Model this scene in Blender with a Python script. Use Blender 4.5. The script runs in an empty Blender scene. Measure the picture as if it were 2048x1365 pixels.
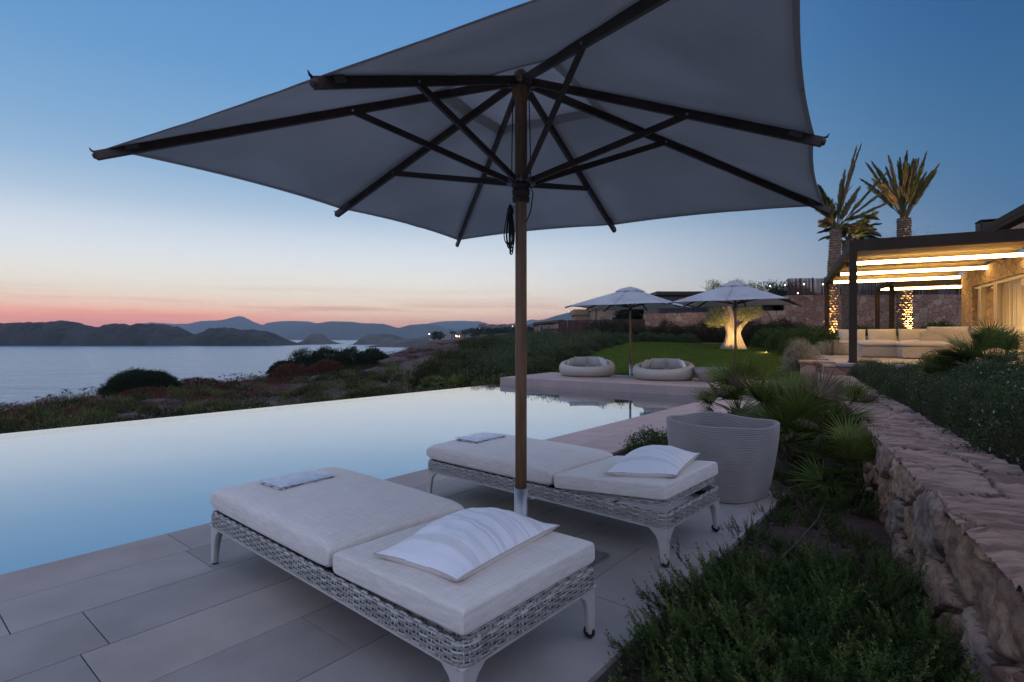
import bpy, math, random
import numpy as np
from mathutils import Vector, Matrix

C = bpy.context.scene.collection
SC = bpy.context.scene
NO_HAZE = False
H = 1.3           # eye height above the pool deck
F = 1080.0        # focal length in pixels of the 2048 px wide photograph

# ---------------------------------------------------------------- camera
cam = bpy.data.cameras.new('camera'); cam_o = bpy.data.objects.new('camera', cam)
C.objects.link(cam_o); cam_o.location = (0, 0, H); cam_o.rotation_euler = (math.radians(90), 0, 0)
cam.sensor_width = 36.0; cam.lens = F / 2048 * 36.0; cam.shift_y = -0.0022
cam.clip_start = 0.05; cam.clip_end = 60000
SC.camera = cam_o
SC.view_settings.view_transform = 'Standard'; SC.view_settings.look = 'None'
SC.view_settings.exposure = 0.0; SC.view_settings.gamma = 1.0
SC.cycles.use_denoising = True
SC.cycles.max_bounces = 7; SC.cycles.diffuse_bounces = 3; SC.cycles.glossy_bounces = 3
SC.cycles.transmission_bounces = 4; SC.cycles.transparent_max_bounces = 8
SC.cycles.volume_bounces = 0
SC.cycles.sample_clamp_indirect = 4.0
SC.cycles.caustics_reflective = False; SC.cycles.caustics_refractive = False

def lin(r, g, b):
    f = lambda c: (c/255/12.92) if c/255 <= 0.04045 else ((c/255+0.055)/1.055)**2.4
    return (f(r), f(g), f(b), 1.0)

# ---------------------------------------------------------------- dusk sky
world = bpy.data.worlds.new('World'); SC.world = world; world.use_nodes = True
wn = world.node_tree; wn.nodes.clear()
def N(nt, t, **k):
    n = nt.nodes.new(t)
    for a, v in k.items():
        if a.startswith('i_'): n.inputs[a[2:].replace('_', ' ')].default_value = v
        else: setattr(n, a, v)
    return n
def ramp(nt, stops, src, interp='LINEAR'):
    r = nt.nodes.new('ShaderNodeValToRGB'); r.color_ramp.interpolation = interp
    e = r.color_ramp.elements
    while len(e) > 1: e.remove(e[0])
    e[0].position = stops[0][0]; e[0].color = stops[0][1]
    for p, c in stops[1:]:
        q = e.new(p); q.color = c
    if src is not None: nt.links.new(src, r.inputs[0])
    return r.outputs[0]
def mth(nt, op, a, b=None, clamp=False):
    n = nt.nodes.new('ShaderNodeMath'); n.operation = op; n.use_clamp = clamp
    for i, v in enumerate((a, b)):
        if v is None: continue
        if isinstance(v, (int, float)): n.inputs[i].default_value = v
        else: nt.links.new(v, n.inputs[i])
    return n.outputs[0]
def mixc(nt, f, a, b, mode='MIX'):
    n = nt.nodes.new('ShaderNodeMix'); n.data_type = 'RGBA'; n.blend_type = mode
    for s, v in ((0, f), (6, a), (7, b)):
        if isinstance(v, (int, float)): n.inputs[s].default_value = v
        elif isinstance(v, tuple): n.inputs[s].default_value = v
        else: nt.links.new(v, n.inputs[s])
    return n.outputs[2]
SUN_AZ = math.radians(-30)          # azimuth of the afterglow, measured clockwise from +Y
tc = N(wn, 'ShaderNodeTexCoord'); sep = N(wn, 'ShaderNodeSeparateXYZ')
wn.links.new(tc.outputs['Generated'], sep.inputs[0])
z = mth(wn, 'MAXIMUM', sep.outputs[2], 0.0)
sq = mth(wn, 'POWER', z, 0.5)
west = ramp(wn, [(0.00, lin(380,190,120)), (0.13, lin(330,215,150)), (0.18, lin(318,236,180)), (0.22, lin(302,256,212)), (0.27, lin(278,260,234)),
                 (0.32, lin(262,258,246)), (0.37, lin(244,249,253)), (0.415, lin(222,234,246)), (0.46, lin(186,210,233)), (0.505, lin(158,192,225)), (0.55, lin(137,179,219)),
                 (0.64, lin(106,160,211)), (0.75, lin(88,142,200)), (1.0, lin(60,110,176))], sq)
east = ramp(wn, [(0.00, lin(150,150,170)), (0.2, lin(140,154,180)), (0.3, lin(112,144,178)), (0.38, lin(86,126,164)), (0.44, lin(72,118,160)),
                 (0.52, lin(62,112,156)), (0.66, lin(40,94,146)), (0.8, lin(34,80,134)), (1.0, lin(40,80,140))], sq)
h2 = mth(wn, 'SQRT', mth(wn, 'ADD', mth(wn, 'MULTIPLY', sep.outputs[0], sep.outputs[0]), mth(wn, 'ADD', mth(wn, 'MULTIPLY', sep.outputs[1], sep.outputs[1]), 1e-5)))
dot = mth(wn, 'DIVIDE', mth(wn, 'ADD', mth(wn, 'MULTIPLY', sep.outputs[0], math.sin(SUN_AZ)), mth(wn, 'MULTIPLY', sep.outputs[1], math.cos(SUN_AZ))), h2)
mr = N(wn, 'ShaderNodeMapRange', interpolation_type='SMOOTHSTEP'); wn.links.new(dot, mr.inputs[0])
mr.inputs[1].default_value = 0.24; mr.inputs[2].default_value = 0.97
grad = mixc(wn, mr.outputs[0], east, west)
# thin cloud streaks low over the horizon
mp = N(wn, 'ShaderNodeMapping'); mp.inputs['Scale'].default_value = (2.2, 2.2, 60.0); wn.links.new(tc.outputs['Generated'], mp.inputs[0])
nz = N(wn, 'ShaderNodeTexNoise'); nz.inputs['Scale'].default_value = 1.6; nz.inputs['Detail'].default_value = 4; wn.links.new(mp.outputs[0], nz.inputs[0])
band = mth(wn, 'MULTIPLY', ramp(wn, [(0.0, (0,0,0,1)), (0.025, (.5,.5,.5,1)), (0.045, (1,1,1,1)), (0.07, (.3,.3,.3,1)), (0.11, (0,0,0,1))], z), ramp(wn, [(0.5, (0,0,0,1)), (0.66, (1,1,1,1))], nz.outputs[0]))
band = mth(wn, 'MULTIPLY', band, mth(wn, 'MULTIPLY', mr.outputs[0], 0.5))
grad = mixc(wn, band, grad, lin(226, 118, 112))
# the reddest light sits low and to the left
dl_ = mth(wn, 'DIVIDE', mth(wn, 'ADD', mth(wn, 'MULTIPLY', sep.outputs[0], math.sin(math.radians(-46))), mth(wn, 'MULTIPLY', sep.outputs[1], math.cos(math.radians(-46)))), h2)
ml = N(wn, 'ShaderNodeMapRange', interpolation_type='SMOOTHSTEP'); wn.links.new(dl_, ml.inputs[0]); ml.inputs[1].default_value = 0.84; ml.inputs[2].default_value = 1.0
red = mth(wn, 'MULTIPLY', ml.outputs[0], ramp(wn, [(0.0, (.75,.75,.75,1)), (0.033, (.55,.55,.55,1)), (0.052, (.10,.10,.10,1)), (0.075, (0,0,0,1))], z))
grad = mixc(wn, red, grad, lin(370, 175, 70))
# unseen sky overhead and behind the camera, brightened as added fill for the foreground
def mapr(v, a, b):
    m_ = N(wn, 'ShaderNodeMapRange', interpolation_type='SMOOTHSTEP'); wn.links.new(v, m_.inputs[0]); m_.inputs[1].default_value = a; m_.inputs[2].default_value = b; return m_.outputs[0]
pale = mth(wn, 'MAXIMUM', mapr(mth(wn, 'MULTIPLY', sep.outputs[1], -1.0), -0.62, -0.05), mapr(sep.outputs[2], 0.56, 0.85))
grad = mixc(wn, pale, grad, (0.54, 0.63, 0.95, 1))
# the physical sky adds its own share of light
sky = N(wn, 'ShaderNodeTexSky', sky_type='NISHITA', sun_disc=False)
sky.sun_elevation = math.radians(-2.5); sky.sun_rotation = SUN_AZ
bg2 = N(wn, 'ShaderNodeBackground'); bg2.inputs[1].default_value = 0.015; wn.links.new(sky.outputs[0], bg2.inputs[0])
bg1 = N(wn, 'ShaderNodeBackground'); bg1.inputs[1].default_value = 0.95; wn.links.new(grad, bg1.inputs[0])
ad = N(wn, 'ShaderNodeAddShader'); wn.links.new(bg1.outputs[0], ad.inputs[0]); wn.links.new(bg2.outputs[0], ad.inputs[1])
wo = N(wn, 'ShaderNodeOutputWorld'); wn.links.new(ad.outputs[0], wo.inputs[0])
world.cycles.sampling_method = 'MANUAL'; world.cycles.sample_map_resolution = 512

# ---------------------------------------------------------------- the last warm light from below the horizon
sl = bpy.data.lights.new('sun', 'SUN'); sl.energy = 0.5; sl.angle = math.radians(0.5); sl.color = (1.0, 0.62, 0.45)
so = bpy.data.objects.new('sun', sl); C.objects.link(so)
SE = math.radians(-2.5)             # already below the horizon: the sea hides it
sd = Vector((math.sin(SUN_AZ)*math.cos(SE), math.cos(SUN_AZ)*math.cos(SE), math.sin(SE)))
so.rotation_euler = sd.to_track_quat('Z', 'Y').to_euler(); so.location = (-20, 25, 20)

# ---------------------------------------------------------------- frames of reference
A = np.array([0.631, 0.776, 0]); B = np.array([-0.776, 0.631, 0])     # along / across the pool
def ab(a, b, z=0.0): return a*A + b*B + np.array([0, 0, z])
def pix(px, py, Y): return np.array([(px-1024)/F*Y, Y, H-(py-678)/F*Y])
def gpt(px, py, z=0.0):
    Y = (H-z)*F/(py-678); return np.array([(px-1024)/F*Y, Y, z])

# ---------------------------------------------------------------- mesh tools
def raw(name, V, Fc, mat, parent=None, smooth=False, rnd=None):
    """V: (n,3); Fc: (m,k) array or list of tuples -> one mesh object"""
    me = bpy.data.meshes.new(name); V = np.asarray(V, dtype=np.float32)
    if isinstance(Fc, np.ndarray):
        m, k = Fc.shape
        me.vertices.add(len(V)); me.vertices.foreach_set('co', V.ravel())
        me.loops.add(m*k); me.loops.foreach_set('vertex_index', Fc.astype(np.int32).ravel())
        me.polygons.add(m); me.polygons.foreach_set('loop_start', np.arange(0, m*k, k, dtype=np.int32))
        me.update(calc_edges=True)
    else:
        me.from_pydata(V.tolist(), [], Fc); me.update(); m = len(Fc)
    if rnd is not None:
        me.attributes.new('rnd', 'FLOAT', 'FACE').data.foreach_set('value', np.asarray(rnd, dtype=np.float32))
    if smooth: me.polygons.foreach_set('use_smooth', np.ones(len(me.polygons), dtype=bool))
    me.materials.append(mat)
    o = bpy.data.objects.new(name, me); C.objects.link(o)
    if parent is not None: o.parent = parent
    return o
class MB:
    """collects simple shapes into ONE mesh"""
    def __init__(s): s.V = []; s.F = []; s.R = []; s.n = 0
    def add(s, V, Fc, r=0.5):
        V = np.asarray(V, float); s.V.append(V)
        for f in Fc: s.F.append(tuple(int(i)+s.n for i in f)); s.R.append(r)
        s.n += len(V); return s
    def box(s, c, d, rz=0.0, r=0.5, rot=None):
        x, y, z_ = [q/2 for q in d]
        V = np.array([[sx*x, sy*y, sz*z_] for sz in (-1, 1) for sx, sy in ((-1,-1),(1,-1),(1,1),(-1,1))])
        if rot is not None: V = V @ np.array(rot.to_3x3()).T
        elif rz: cz, sn = math.cos(rz), math.sin(rz); V = V @ np.array([[cz, sn, 0], [-sn, cz, 0], [0, 0, 1]])
        return s.add(V+np.asarray(c, float), [(3,2,1,0),(4,5,6,7),(0,1,5,4),(1,2,6,5),(2,3,7,6),(3,0,4,7)], r)
    def tube(s, P, R, n=8, cap=True, r=0.5, squash=None):
        V, Fc = tube(P, R, n, cap); return s.add(V, Fc, r)
    def bar(s, p, q, w, h, up=(0,0,1), r=0.5):
        """rectangular bar from p to q, width w, height h"""
        p = np.asarray(p, float); q = np.asarray(q, float); d = q-p; d /= np.linalg.norm(d)
        sd_ = np.cross(d, up); sd_ /= np.linalg.norm(sd_); u = np.cross(sd_, d)
        V = [e + a*sd_*w/2 + b*u*h/2 for e in (p, q) for a, b in ((-1,-1),(1,-1),(1,1),(-1,1))]
        return s.add(V, [(3,2,1,0),(4,5,6,7),(0,1,5,4),(1,2,6,5),(2,3,7,6),(3,0,4,7)], r)
    def lathe(s, prof, n=24, c=(0,0,0), r=0.5):
        V = []; Fc = []
        for (rr, zz) in prof:
            for i in range(n):
                t = 2*math.pi*i/n; V.append((c[0]+rr*math.cos(t), c[1]+rr*math.sin(t), c[2]+zz))
        for j in range(len(prof)-1):
            for i in range(n):
                k = (i+1) % n; Fc.append((j*n+i, j*n+k, (j+1)*n+k, (j+1)*n+i))
        return s.add(V, Fc, r)
    def build(s, name, mat, parent=None, smooth=False, bevel=0.0):
        o = raw(name, np.concatenate(s.V), s.F, mat, parent, smooth, s.R)
        if bevel:
            m = o.modifiers.new('bevel', 'BEVEL'); m.width = bevel; m.segments = 2; m.limit_method = 'ANGLE'
        return o
def tube(P, R, n=8, cap=True):
    P = np.asarray(P, float); k = len(P); R = np.broadcast_to(np.asarray(R, float), (k,))
    T = np.gradient(P, axis=0); T /= np.linalg.norm(T, axis=1)[:, None]+1e-9
    ref = np.array([0, 0, 1.0]) if abs(T[0][2]) < 0.9 else np.array([1.0, 0, 0])
    V = []; u = np.cross(T[0], ref); u /= np.linalg.norm(u)
    for i in range(k):
        u = u - T[i]*np.dot(u, T[i]); u /= np.linalg.norm(u)+1e-9; v = np.cross(T[i], u)
        a = np.arange(n)*2*np.pi/n
        V.append(P[i] + R[i]*(np.cos(a)[:, None]*u + np.sin(a)[:, None]*v))
    Fc = [(j*n+i, j*n+(i+1) % n, (j+1)*n+(i+1) % n, (j+1)*n+i) for j in range(k-1) for i in range(n)]
    if cap: Fc += [tuple(range(n-1, -1, -1)), tuple(range((k-1)*n, k*n))]
    return np.concatenate(V), Fc
def tag(o, label=None, cat=None, group=None, kind=None):
    if label: o['label'] = label
    if cat: o['category'] = cat
    if group: o['group'] = group
    if kind: o['kind'] = kind
    return o
def empty(name, loc, rz=0.0, label=None, cat=None, group=None):
    o = bpy.data.objects.new(name, None); C.objects.link(o); o.empty_display_size = 0.2
    o.location = tuple(float(v) for v in loc); o.rotation_euler = (0, 0, rz)
    return tag(o, label, cat, group)
def copy_tree(o, parent=None):
    c = o.copy(); C.objects.link(c); c.parent = parent
    for ch in list(o.children): copy_tree(ch, c)
    return c
def norm(v): return v/(np.linalg.norm(v, axis=-1, keepdims=True)+1e-9)
def kites(Cn, D, L, W, rng, frac=0.45, side=None):
    """leaf shaped quads"""
    n = len(Cn); D = norm(D); L = np.broadcast_to(L, (n,))[:, None]; W = np.broadcast_to(W, (n,))[:, None]
    S = norm(np.cross(D, rng.normal(size=(n, 3)))) if side is None else side
    m = Cn + D*L*frac
    V = np.stack([Cn, m+S*W/2, Cn+D*L, m-S*W/2], 1).reshape(-1, 3)
    return V, np.arange(n*4).reshape(n, 4)
def vnoise(P, scale, seed=0, octv=3):
    """cheap smooth 3d value noise in -1..1"""
    P = np.asarray(P, float)*scale; out = np.zeros(len(P)); amp = 1.0; tot = 0
    for o_ in range(octv):
        Q = P*(2**o_) + 17.3*o_ + seed*3.17; i = np.floor(Q).astype(np.int64); f = Q-i; f = f*f*(3-2*f)
        def hsh(a, b, c):
            h = (a*73856093) ^ (b*19349663) ^ (c*83492791) ^ (seed*2654435+97); h = (h ^ (h >> 13))*1274126177 & 0x7fffffff
            h = (h ^ (h >> 15)) & 0xffff; return h/32767.5-1
        r = 0
        for a in (0, 1):
            for b in (0, 1):
                for c in (0, 1):
                    w = (f[:, 0] if a else 1-f[:, 0])*(f[:, 1] if b else 1-f[:, 1])*(f[:, 2] if c else 1-f[:, 2])
                    r = r + w*hsh(i[:, 0]+a, i[:, 1]+b, i[:, 2]+c)
        out += amp*r; tot += amp; amp *= 0.5
    return out/tot
def grid_faces(nu, nv, wrap_u=False):
    i, j = np.meshgrid(np.arange(nu if wrap_u else nu-1), np.arange(nv-1), indexing='ij')
    i2 = (i+1) % nu
    return np.stack([i*nv+j, i2*nv+j, i2*nv+j+1, i*nv+j+1], -1).reshape(-1, 4)

# ---------------------------------------------------------------- materials
def mat(name, col, rough=0.7, col2=None, nscale=5.0, detail=4, bump=0.0, bscale=None, metal=0.0, spec=0.5, rnd=None, stretch=None,
        contrast=(0.35, 0.65), transl=0.0, emit=None, estr=0.0, bdist=0.01, sheen=0.0):
    m = bpy.data.materials.new(name); m.use_nodes = True; nt = m.node_tree
    bs = nt.nodes['Principled BSDF']; out = nt.nodes['Material Output']
    bs.inputs['Roughness'].default_value = rough; bs.inputs['Metallic'].default_value = metal
    bs.inputs['Specular IOR Level'].default_value = spec if not transl else 0.12
    if sheen: bs.inputs['Sheen Weight'].default_value = sheen
    c = tuple(col)+(1,)
    src = None
    tcn = nt.nodes.new('ShaderNodeTexCoord'); vec = tcn.outputs['Object']
    if stretch:
        mp_ = nt.nodes.new('ShaderNodeMapping'); mp_.inputs['Scale'].default_value = stretch; nt.links.new(vec, mp_.inputs[0]); vec = mp_.outputs[0]
    if col2:
        nn = nt.nodes.new('ShaderNodeTexNoise'); nn.inputs['Scale'].default_value = nscale; nn.inputs['Detail'].default_value = detail
        nt.links.new(vec, nn.inputs['Vector'])
        src = ramp(nt, [(contrast[0], c), (contrast[1], tuple(col2)+(1,))], nn.outputs[0])
    if rnd:
        at = nt.nodes.new('ShaderNodeAttribute'); at.attribute_name = 'rnd'
        stops = [(i/(len(rnd)-1), tuple(q)+(1,)) for i, q in enumerate(rnd)]
        rr = ramp(nt, stops, at.outputs['Fac'])
        src = rr if src is None else mixc(nt, 0.5, src, rr)
    if src is None: bs.inputs['Base Color'].default_value = c
    else: nt.links.new(src, bs.inputs['Base Color'])
    if bump:
        bn = nt.nodes.new('ShaderNodeTexNoise'); bn.inputs['Scale'].default_value = bscale or nscale*6; bn.inputs['Detail'].default_value = 6
        nt.links.new(vec, bn.inputs['Vector'])
        bp = nt.nodes.new('ShaderNodeBump'); bp.inputs['Strength'].default_value = bump; bp.inputs['Distance'].default_value = bdist
        nt.links.new(bn.outputs[0], bp.inputs['Height']); nt.links.new(bp.outputs[0], bs.inputs['Normal'])
    if emit:
        bs.inputs['Emission Color'].default_value = tuple(emit)+(1,); bs.inputs['Emission Strength'].default_value = estr
    if transl:
        tl = nt.nodes.new('ShaderNodeBsdfTranslucent'); mx = nt.nodes.new('ShaderNodeMixShader'); mx.inputs[0].default_value = transl
        if src is None: tl.inputs[0].default_value = c
        else: nt.links.new(src, tl.inputs[0])
        nt.links.new(bs.outputs[0], mx.inputs[1]); nt.links.new(tl.outputs[0], mx.inputs[2]); nt.links.new(mx.outputs[0], out.inputs[0])
    return m
WARM = (1.0, 0.70, 0.34)
M = {}
def weave_cloth(name, col, col2, scale=700, strong=0.35, transl=0.0, patch=0.10, pscale=4):
    """linen-like fabric: fine slub threads in two directions"""
    m = bpy.data.materials.new(name); m.use_nodes = True; nt = m.node_tree; bs = nt.nodes['Principled BSDF']
    bs.inputs['Roughness'].default_value = 0.9; bs.inputs['Specular IOR Level'].default_value = 0.2; bs.inputs['Sheen Weight'].default_value = 0.15
    tcn = nt.nodes.new('ShaderNodeTexCoord'); fac = []
    for sc_ in ((scale*0.5, scale*0.015, scale*0.1), (scale*0.015, scale*0.5, scale*0.1)):
        mp_ = nt.nodes.new('ShaderNodeMapping'); mp_.inputs['Scale'].default_value = sc_; nt.links.new(tcn.outputs['Object'], mp_.inputs[0])
        nn = nt.nodes.new('ShaderNodeTexNoise'); nn.inputs['Scale'].default_value = 1.0; nn.inputs['Detail'].default_value = 2; nt.links.new(mp_.outputs[0], nn.inputs['Vector'])
        fac.append(nn.outputs[0])
    f = mth(nt, 'MULTIPLY', mth(nt, 'ADD', fac[0], fac[1]), 0.5)
    cc = ramp(nt, [(0.38, tuple(col)+(1,)), (0.62, tuple(col2)+(1,))], f)
    big = nt.nodes.new('ShaderNodeTexNoise'); big.inputs['Scale'].default_value = pscale; big.inputs['Detail'].default_value = 5; nt.links.new(tcn.outputs['Object'], big.inputs['Vector'])
    cc = mixc(nt, patch, cc, ramp(nt, [(0.35, tuple(c_*0.85 for c_ in col)+(1,)), (0.65, tuple(min(1, c_*1.1) for c_ in col2)+(1,))], big.outputs[0]))
    nt.links.new(cc, bs.inputs['Base Color'])
    bp = nt.nodes.new('ShaderNodeBump'); bp.inputs['Strength'].default_value = strong; bp.inputs['Distance'].default_value = 0.002
    nt.links.new(f, bp.inputs['Height']); nt.links.new(bp.outputs[0], bs.inputs['Normal'])
    if transl:
        tl = nt.nodes.new('ShaderNodeBsdfTranslucent'); mx = nt.nodes.new('ShaderNodeMixShader'); mx.inputs[0].default_value = transl
        nt.links.new(cc, tl.inputs[0]); nt.links.new(bs.outputs[0], mx.inputs[1]); nt.links.new(tl.outputs[0], mx.inputs[2])
        nt.links.new(mx.outputs[0], nt.nodes['Material Output'].inputs[0])
    return m
M['teak'] = mat('teak', (0.30, 0.165, 0.085), 0.5, (0.21, 0.11, 0.055), 6, stretch=(12, 12, 0.8), bump=0.15, bscale=14)
M['teak_dark'] = mat('teak_dark', (0.065, 0.035, 0.022), 0.6, (0.04, 0.022, 0.015), 10, bump=0.1)
M['steel'] = mat('steel', (0.42, 0.42, 0.43), 0.38, (0.30, 0.30, 0.32), 9, metal=0.9, bump=0.05)
M['plate'] = mat('plate', (0.16, 0.17, 0.18), 0.55, (0.22, 0.23, 0.24), 4, metal=0.4, bump=0.1)
M['canopy'] = weave_cloth('canopy', (0.56, 0.56, 0.56), (0.62, 0.62, 0.62), 500, 0.1, transl=0.33, patch=0.55, pscale=1.6)
M['vent_cloth'] = weave_cloth('vent_cloth', (0.66, 0.66, 0.66), (0.72, 0.72, 0.72), 500, 0.1, transl=0.45)
M['band'] = mat('band', (0.42, 0.40, 0.37), 0.9); M['pocket'] = mat('pocket', (0.16, 0.15, 0.14), 0.9)
M['black_cord'] = mat('black_cord', (0.01, 0.01, 0.012), 0.6)
M['rubber'] = mat('rubber', (0.012, 0.012, 0.013), 0.5)
M['cast_alu'] = mat('cast_alu', (0.56, 0.52, 0.47), 0.45, (0.50, 0.46, 0.42), 8)
M['rattan'] = mat('rattan', (0.5, 0.47, 0.43), 0.38, rnd=[(0.20, 0.185, 0.16), (0.36, 0.34, 0.30), (0.58, 0.56, 0.52)], spec=0.6)
M['rattan_back'] = mat('rattan_back', (0.05, 0.045, 0.04), 0.8)
M['cushion'] = weave_cloth('cushion', (0.67, 0.60, 0.53), (0.86, 0.785, 0.70), 700, 0.5)
M['piping'] = mat('piping', (0.55, 0.47, 0.40), 0.9)
M['pot'] = mat('pot', (0.38, 0.345, 0.32), 0.6, (0.31, 0.28, 0.26), 3, bump=0.04)
rng = np.random.default_rng(7); random.seed(7)
# ================================================================ THE SETTING
# ---- deck: long stone planks laid along the pool, 4 mm joints over a dark bed
M['stone'] = mat('stone', (0.19, 0.170, 0.155), 0.75, (0.46, 0.405, 0.365), 1.3, detail=8, bump=0.35, bscale=60, bdist=0.004,
                 rnd=[(0.24, 0.21, 0.19), (0.36, 0.31, 0.27), (0.44, 0.36, 0.30), (0.28, 0.26, 0.245), (0.42, 0.37, 0.33)])
M['joint'] = mat('joint', (0.13, 0.11, 0.10), 0.95)
def plank_field(mb, a0, a1, b0, b1, z, courses, rr, lmin=0.75, lmax=1.35, th=0.03, gap=0.0022):
    w = (b1-b0)/courses
    for k in range(courses):
        a = a0 - rr.uniform(0, 1.1); lo = b0+k*w; hi = lo+w
        while a < a1:
            e = a + rr.uniform(lmin, lmax); s = max(a, a0); t = min(e, a1)
            if t-s > 0.06:
                c = ab((s+t)/2, (lo+hi)/2, z-th/2 + rr.uniform(-0.0006, 0.0006))
                mb.box(c, (t-s-2*gap, hi-lo-2*gap, th), rz=math.atan2(A[1], A[0]), r=rr.random())
            a = e
    return mb
def slab(mb, a0, a1, b0, b1, z0, z1, r=0.5):
    return mb.box(ab((a0+a1)/2, (b0+b1)/2, (z0+z1)/2), (a1-a0, b1-b0, z1-z0), rz=math.atan2(A[1], A[0]), r=r)
rr = np.random.default_rng(3)
d = MB(); plank_field(d, -4.0, 4.99, 1.07, 4.066, 0.0, 7, rr)
tag(d.build('pool_deck', M['stone'], bevel=0.0015), kind='structure')
M['pink_lit_stone'] = mat('pink_lit_stone', (0.36, 0.25, 0.215), 0.75, (0.47, 0.34, 0.295), 2.6, detail=8, bump=0.35, bscale=60, bdist=0.004, rnd=[(0.36, 0.25, 0.215), (0.44, 0.32, 0.28), (0.48, 0.34, 0.29)])  # warm light on the path painted into the stone colour as pink
d = MB(); plank_field(d, 4.99, 12.0, 3.0, 4.066, 0.0, 2, rr, 0.7, 1.2); tag(d.build('pool_path', M['pink_lit_stone'], bevel=0.0015), kind='structure')
d = MB(); slab(d, -4.0, 4.985, 1.075, 4.061, -0.25, -0.016); slab(d, 4.985, 11.99, 3.005, 4.061, -0.25, -0.016)
tag(d.build('deck_bed', M['joint']), kind='structure')
# ---- pool basin and water
M['pool_plaster'] = mat('pool_plaster', (0.42, 0.74, 0.88), 0.7, (0.38, 0.70, 0.86), 0.6)
pw = MB(); POOL_A0, POOL_A1 = -9.0, 12.05; PB0, PB1 = 4.066, 10.12; WZ = -0.02
slab(pw, POOL_A0, POOL_A1+0.6, PB0-0.3, PB1-0.11, -1.0, -0.45)
slab(pw, POOL_A0, POOL_A1+0.5, PB1-0.11, PB1-0.006, -1.45, -0.10)
pw.add([ab(POOL_A0, 6.5, -.449), ab(POOL_A1+.5, 6.5, -.449), ab(POOL_A1+.5, PB1-.006, -.085), ab(POOL_A0, PB1-.006, -.085)], [(0, 1, 2, 3)])
slab(pw, POOL_A0, POOL_A1+0.5, PB0-0.25, PB0-0.004, -0.45, -0.034)
slab(pw, POOL_A0-0.25, POOL_A0, PB0, PB1, -0.45, -0.03)
slab(pw, POOL_A1+0.40, POOL_A1+0.6, 1.0, PB1-0.12, -0.45, -0.06)
tag(pw.build('pool_basin', M['pool_plaster']), kind='structure')
pw = MB(); slab(pw, POOL_A0-0.2, POOL_A1+0.62, PB1-0.005, PB1+0.12, -3.2, WZ-0.008)
M['edge_stone'] = mat('edge_stone', (0.22, 0.26, 0.28), 0.4, (0.17, 0.2, 0.22), 4)
tag(pw.build('infinity_edge', M['edge_stone']), kind='structure')
M['water'] = bpy.data.materials.new('pool_water'); M['water'].use_nodes = True; nt = M['water'].node_tree; nt.nodes.clear()
fr = N(nt, 'ShaderNodeFresnel'); fr.inputs[0].default_value = 1.45
tr = N(nt, 'ShaderNodeBsdfTransparent'); tr.inputs[0].default_value = (0.82, 0.95, 1.0, 1)
gl = N(nt, 'ShaderNodeBsdfGlossy'); gl.inputs['Roughness'].default_value = 0.025; gl.inputs[0].default_value = (0.97, 0.99, 1, 1)
tcn = N(nt, 'ShaderNodeTexCoord'); nn = N(nt, 'ShaderNodeTexNoise'); nn.inputs['Scale'].default_value = 0.9; nn.inputs['Detail'].default_value = 2
nt.links.new(tcn.outputs['Object'], nn.inputs[0]); bp = N(nt, 'ShaderNodeBump'); bp.inputs['Strength'].default_value = 0.08; bp.inputs['Distance'].default_value = 0.02
nt.links.new(nn.outputs[0], bp.inputs['Height']); nt.links.new(bp.outputs[0], gl.inputs['Normal']); nt.links.new(bp.outputs[0], fr.inputs['Normal'])
mx = N(nt, 'ShaderNodeMixShader'); nt.links.new(mth(nt, 'POWER', fr.outputs[0], 0.50), mx.inputs[0]); nt.links.new(tr.outputs[0], mx.inputs[1]); nt.links.new(gl.outputs[0], mx.inputs[2])
ou = N(nt, 'ShaderNodeOutputMaterial'); nt.links.new(mx.outputs[0], ou.inputs[0])
wm = MB(); q = [ab(POOL_A0, PB0-0.002, WZ), ab(POOL_A1+0.45, PB0-0.002, WZ), ab(POOL_A1+0.45, PB1+0.115, WZ), ab(POOL_A0, PB1+0.115, WZ)]
wm.add(q, [(0, 1, 2, 3)]); tag(wm.build('pool_water', M['water']), kind='structure')
# ---- raised sunbathing platform at the far end (its front leans 5 degrees against the pool)
PZ = 0.185
Pf0, Pf1 = np.array([-0.325, 15.6, 0]), np.array([4.264, 12.48, 0])
fd = norm((Pf1-Pf0)[None])[0]; fn = np.array([-fd[1], fd[0], 0])      # along the front / into depth
if fn[1] < 0: fn = -fn
def pf(s, t, z=0.0): return Pf0 + fd*s + fn*t + np.array([0, 0, z])
LEN = 9.0; rz_p = math.atan2(fd[1], fd[0])
d = MB(); s = 0.0; rr = np.random.default_rng(5)
for k in range(5):
    t0 = k*0.58; s = -rr.uniform(0, 0.9)
    while s < LEN:
        e = s+rr.uniform(0.9, 1.4); s0 = max(s, 0); e0 = min(e, LEN)
        if e0-s0 > .05: d.box(pf((s0+e0)/2, t0+0.29, PZ-0.02), (e0-s0-.006, 0.574, 0.04), rz=rz_p, r=rr.random())
        s = e
s = 0.0
while s < LEN:
    e = min(s+rr.uniform(1.0, 1.5), LEN); d.box(pf((s+e)/2, -0.012, PZ/2-0.06), (e-s-.004, 0.02, PZ+0.10), rz=rz_p, r=rr.random()); s = e
d.box(pf(-0.012, 1.45, PZ/2-0.06), (0.02, 2.9, PZ+0.10), rz=rz_p)
tag(d.build('sun_platform', M['pink_lit_stone']), kind='structure')
d = MB(); d.box(pf(LEN/2, 1.45, -0.55), (LEN-0.01, 2.89, 1.37), rz=rz_p); tag(d.build('platform_base', M['joint']), kind='structure')

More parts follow.
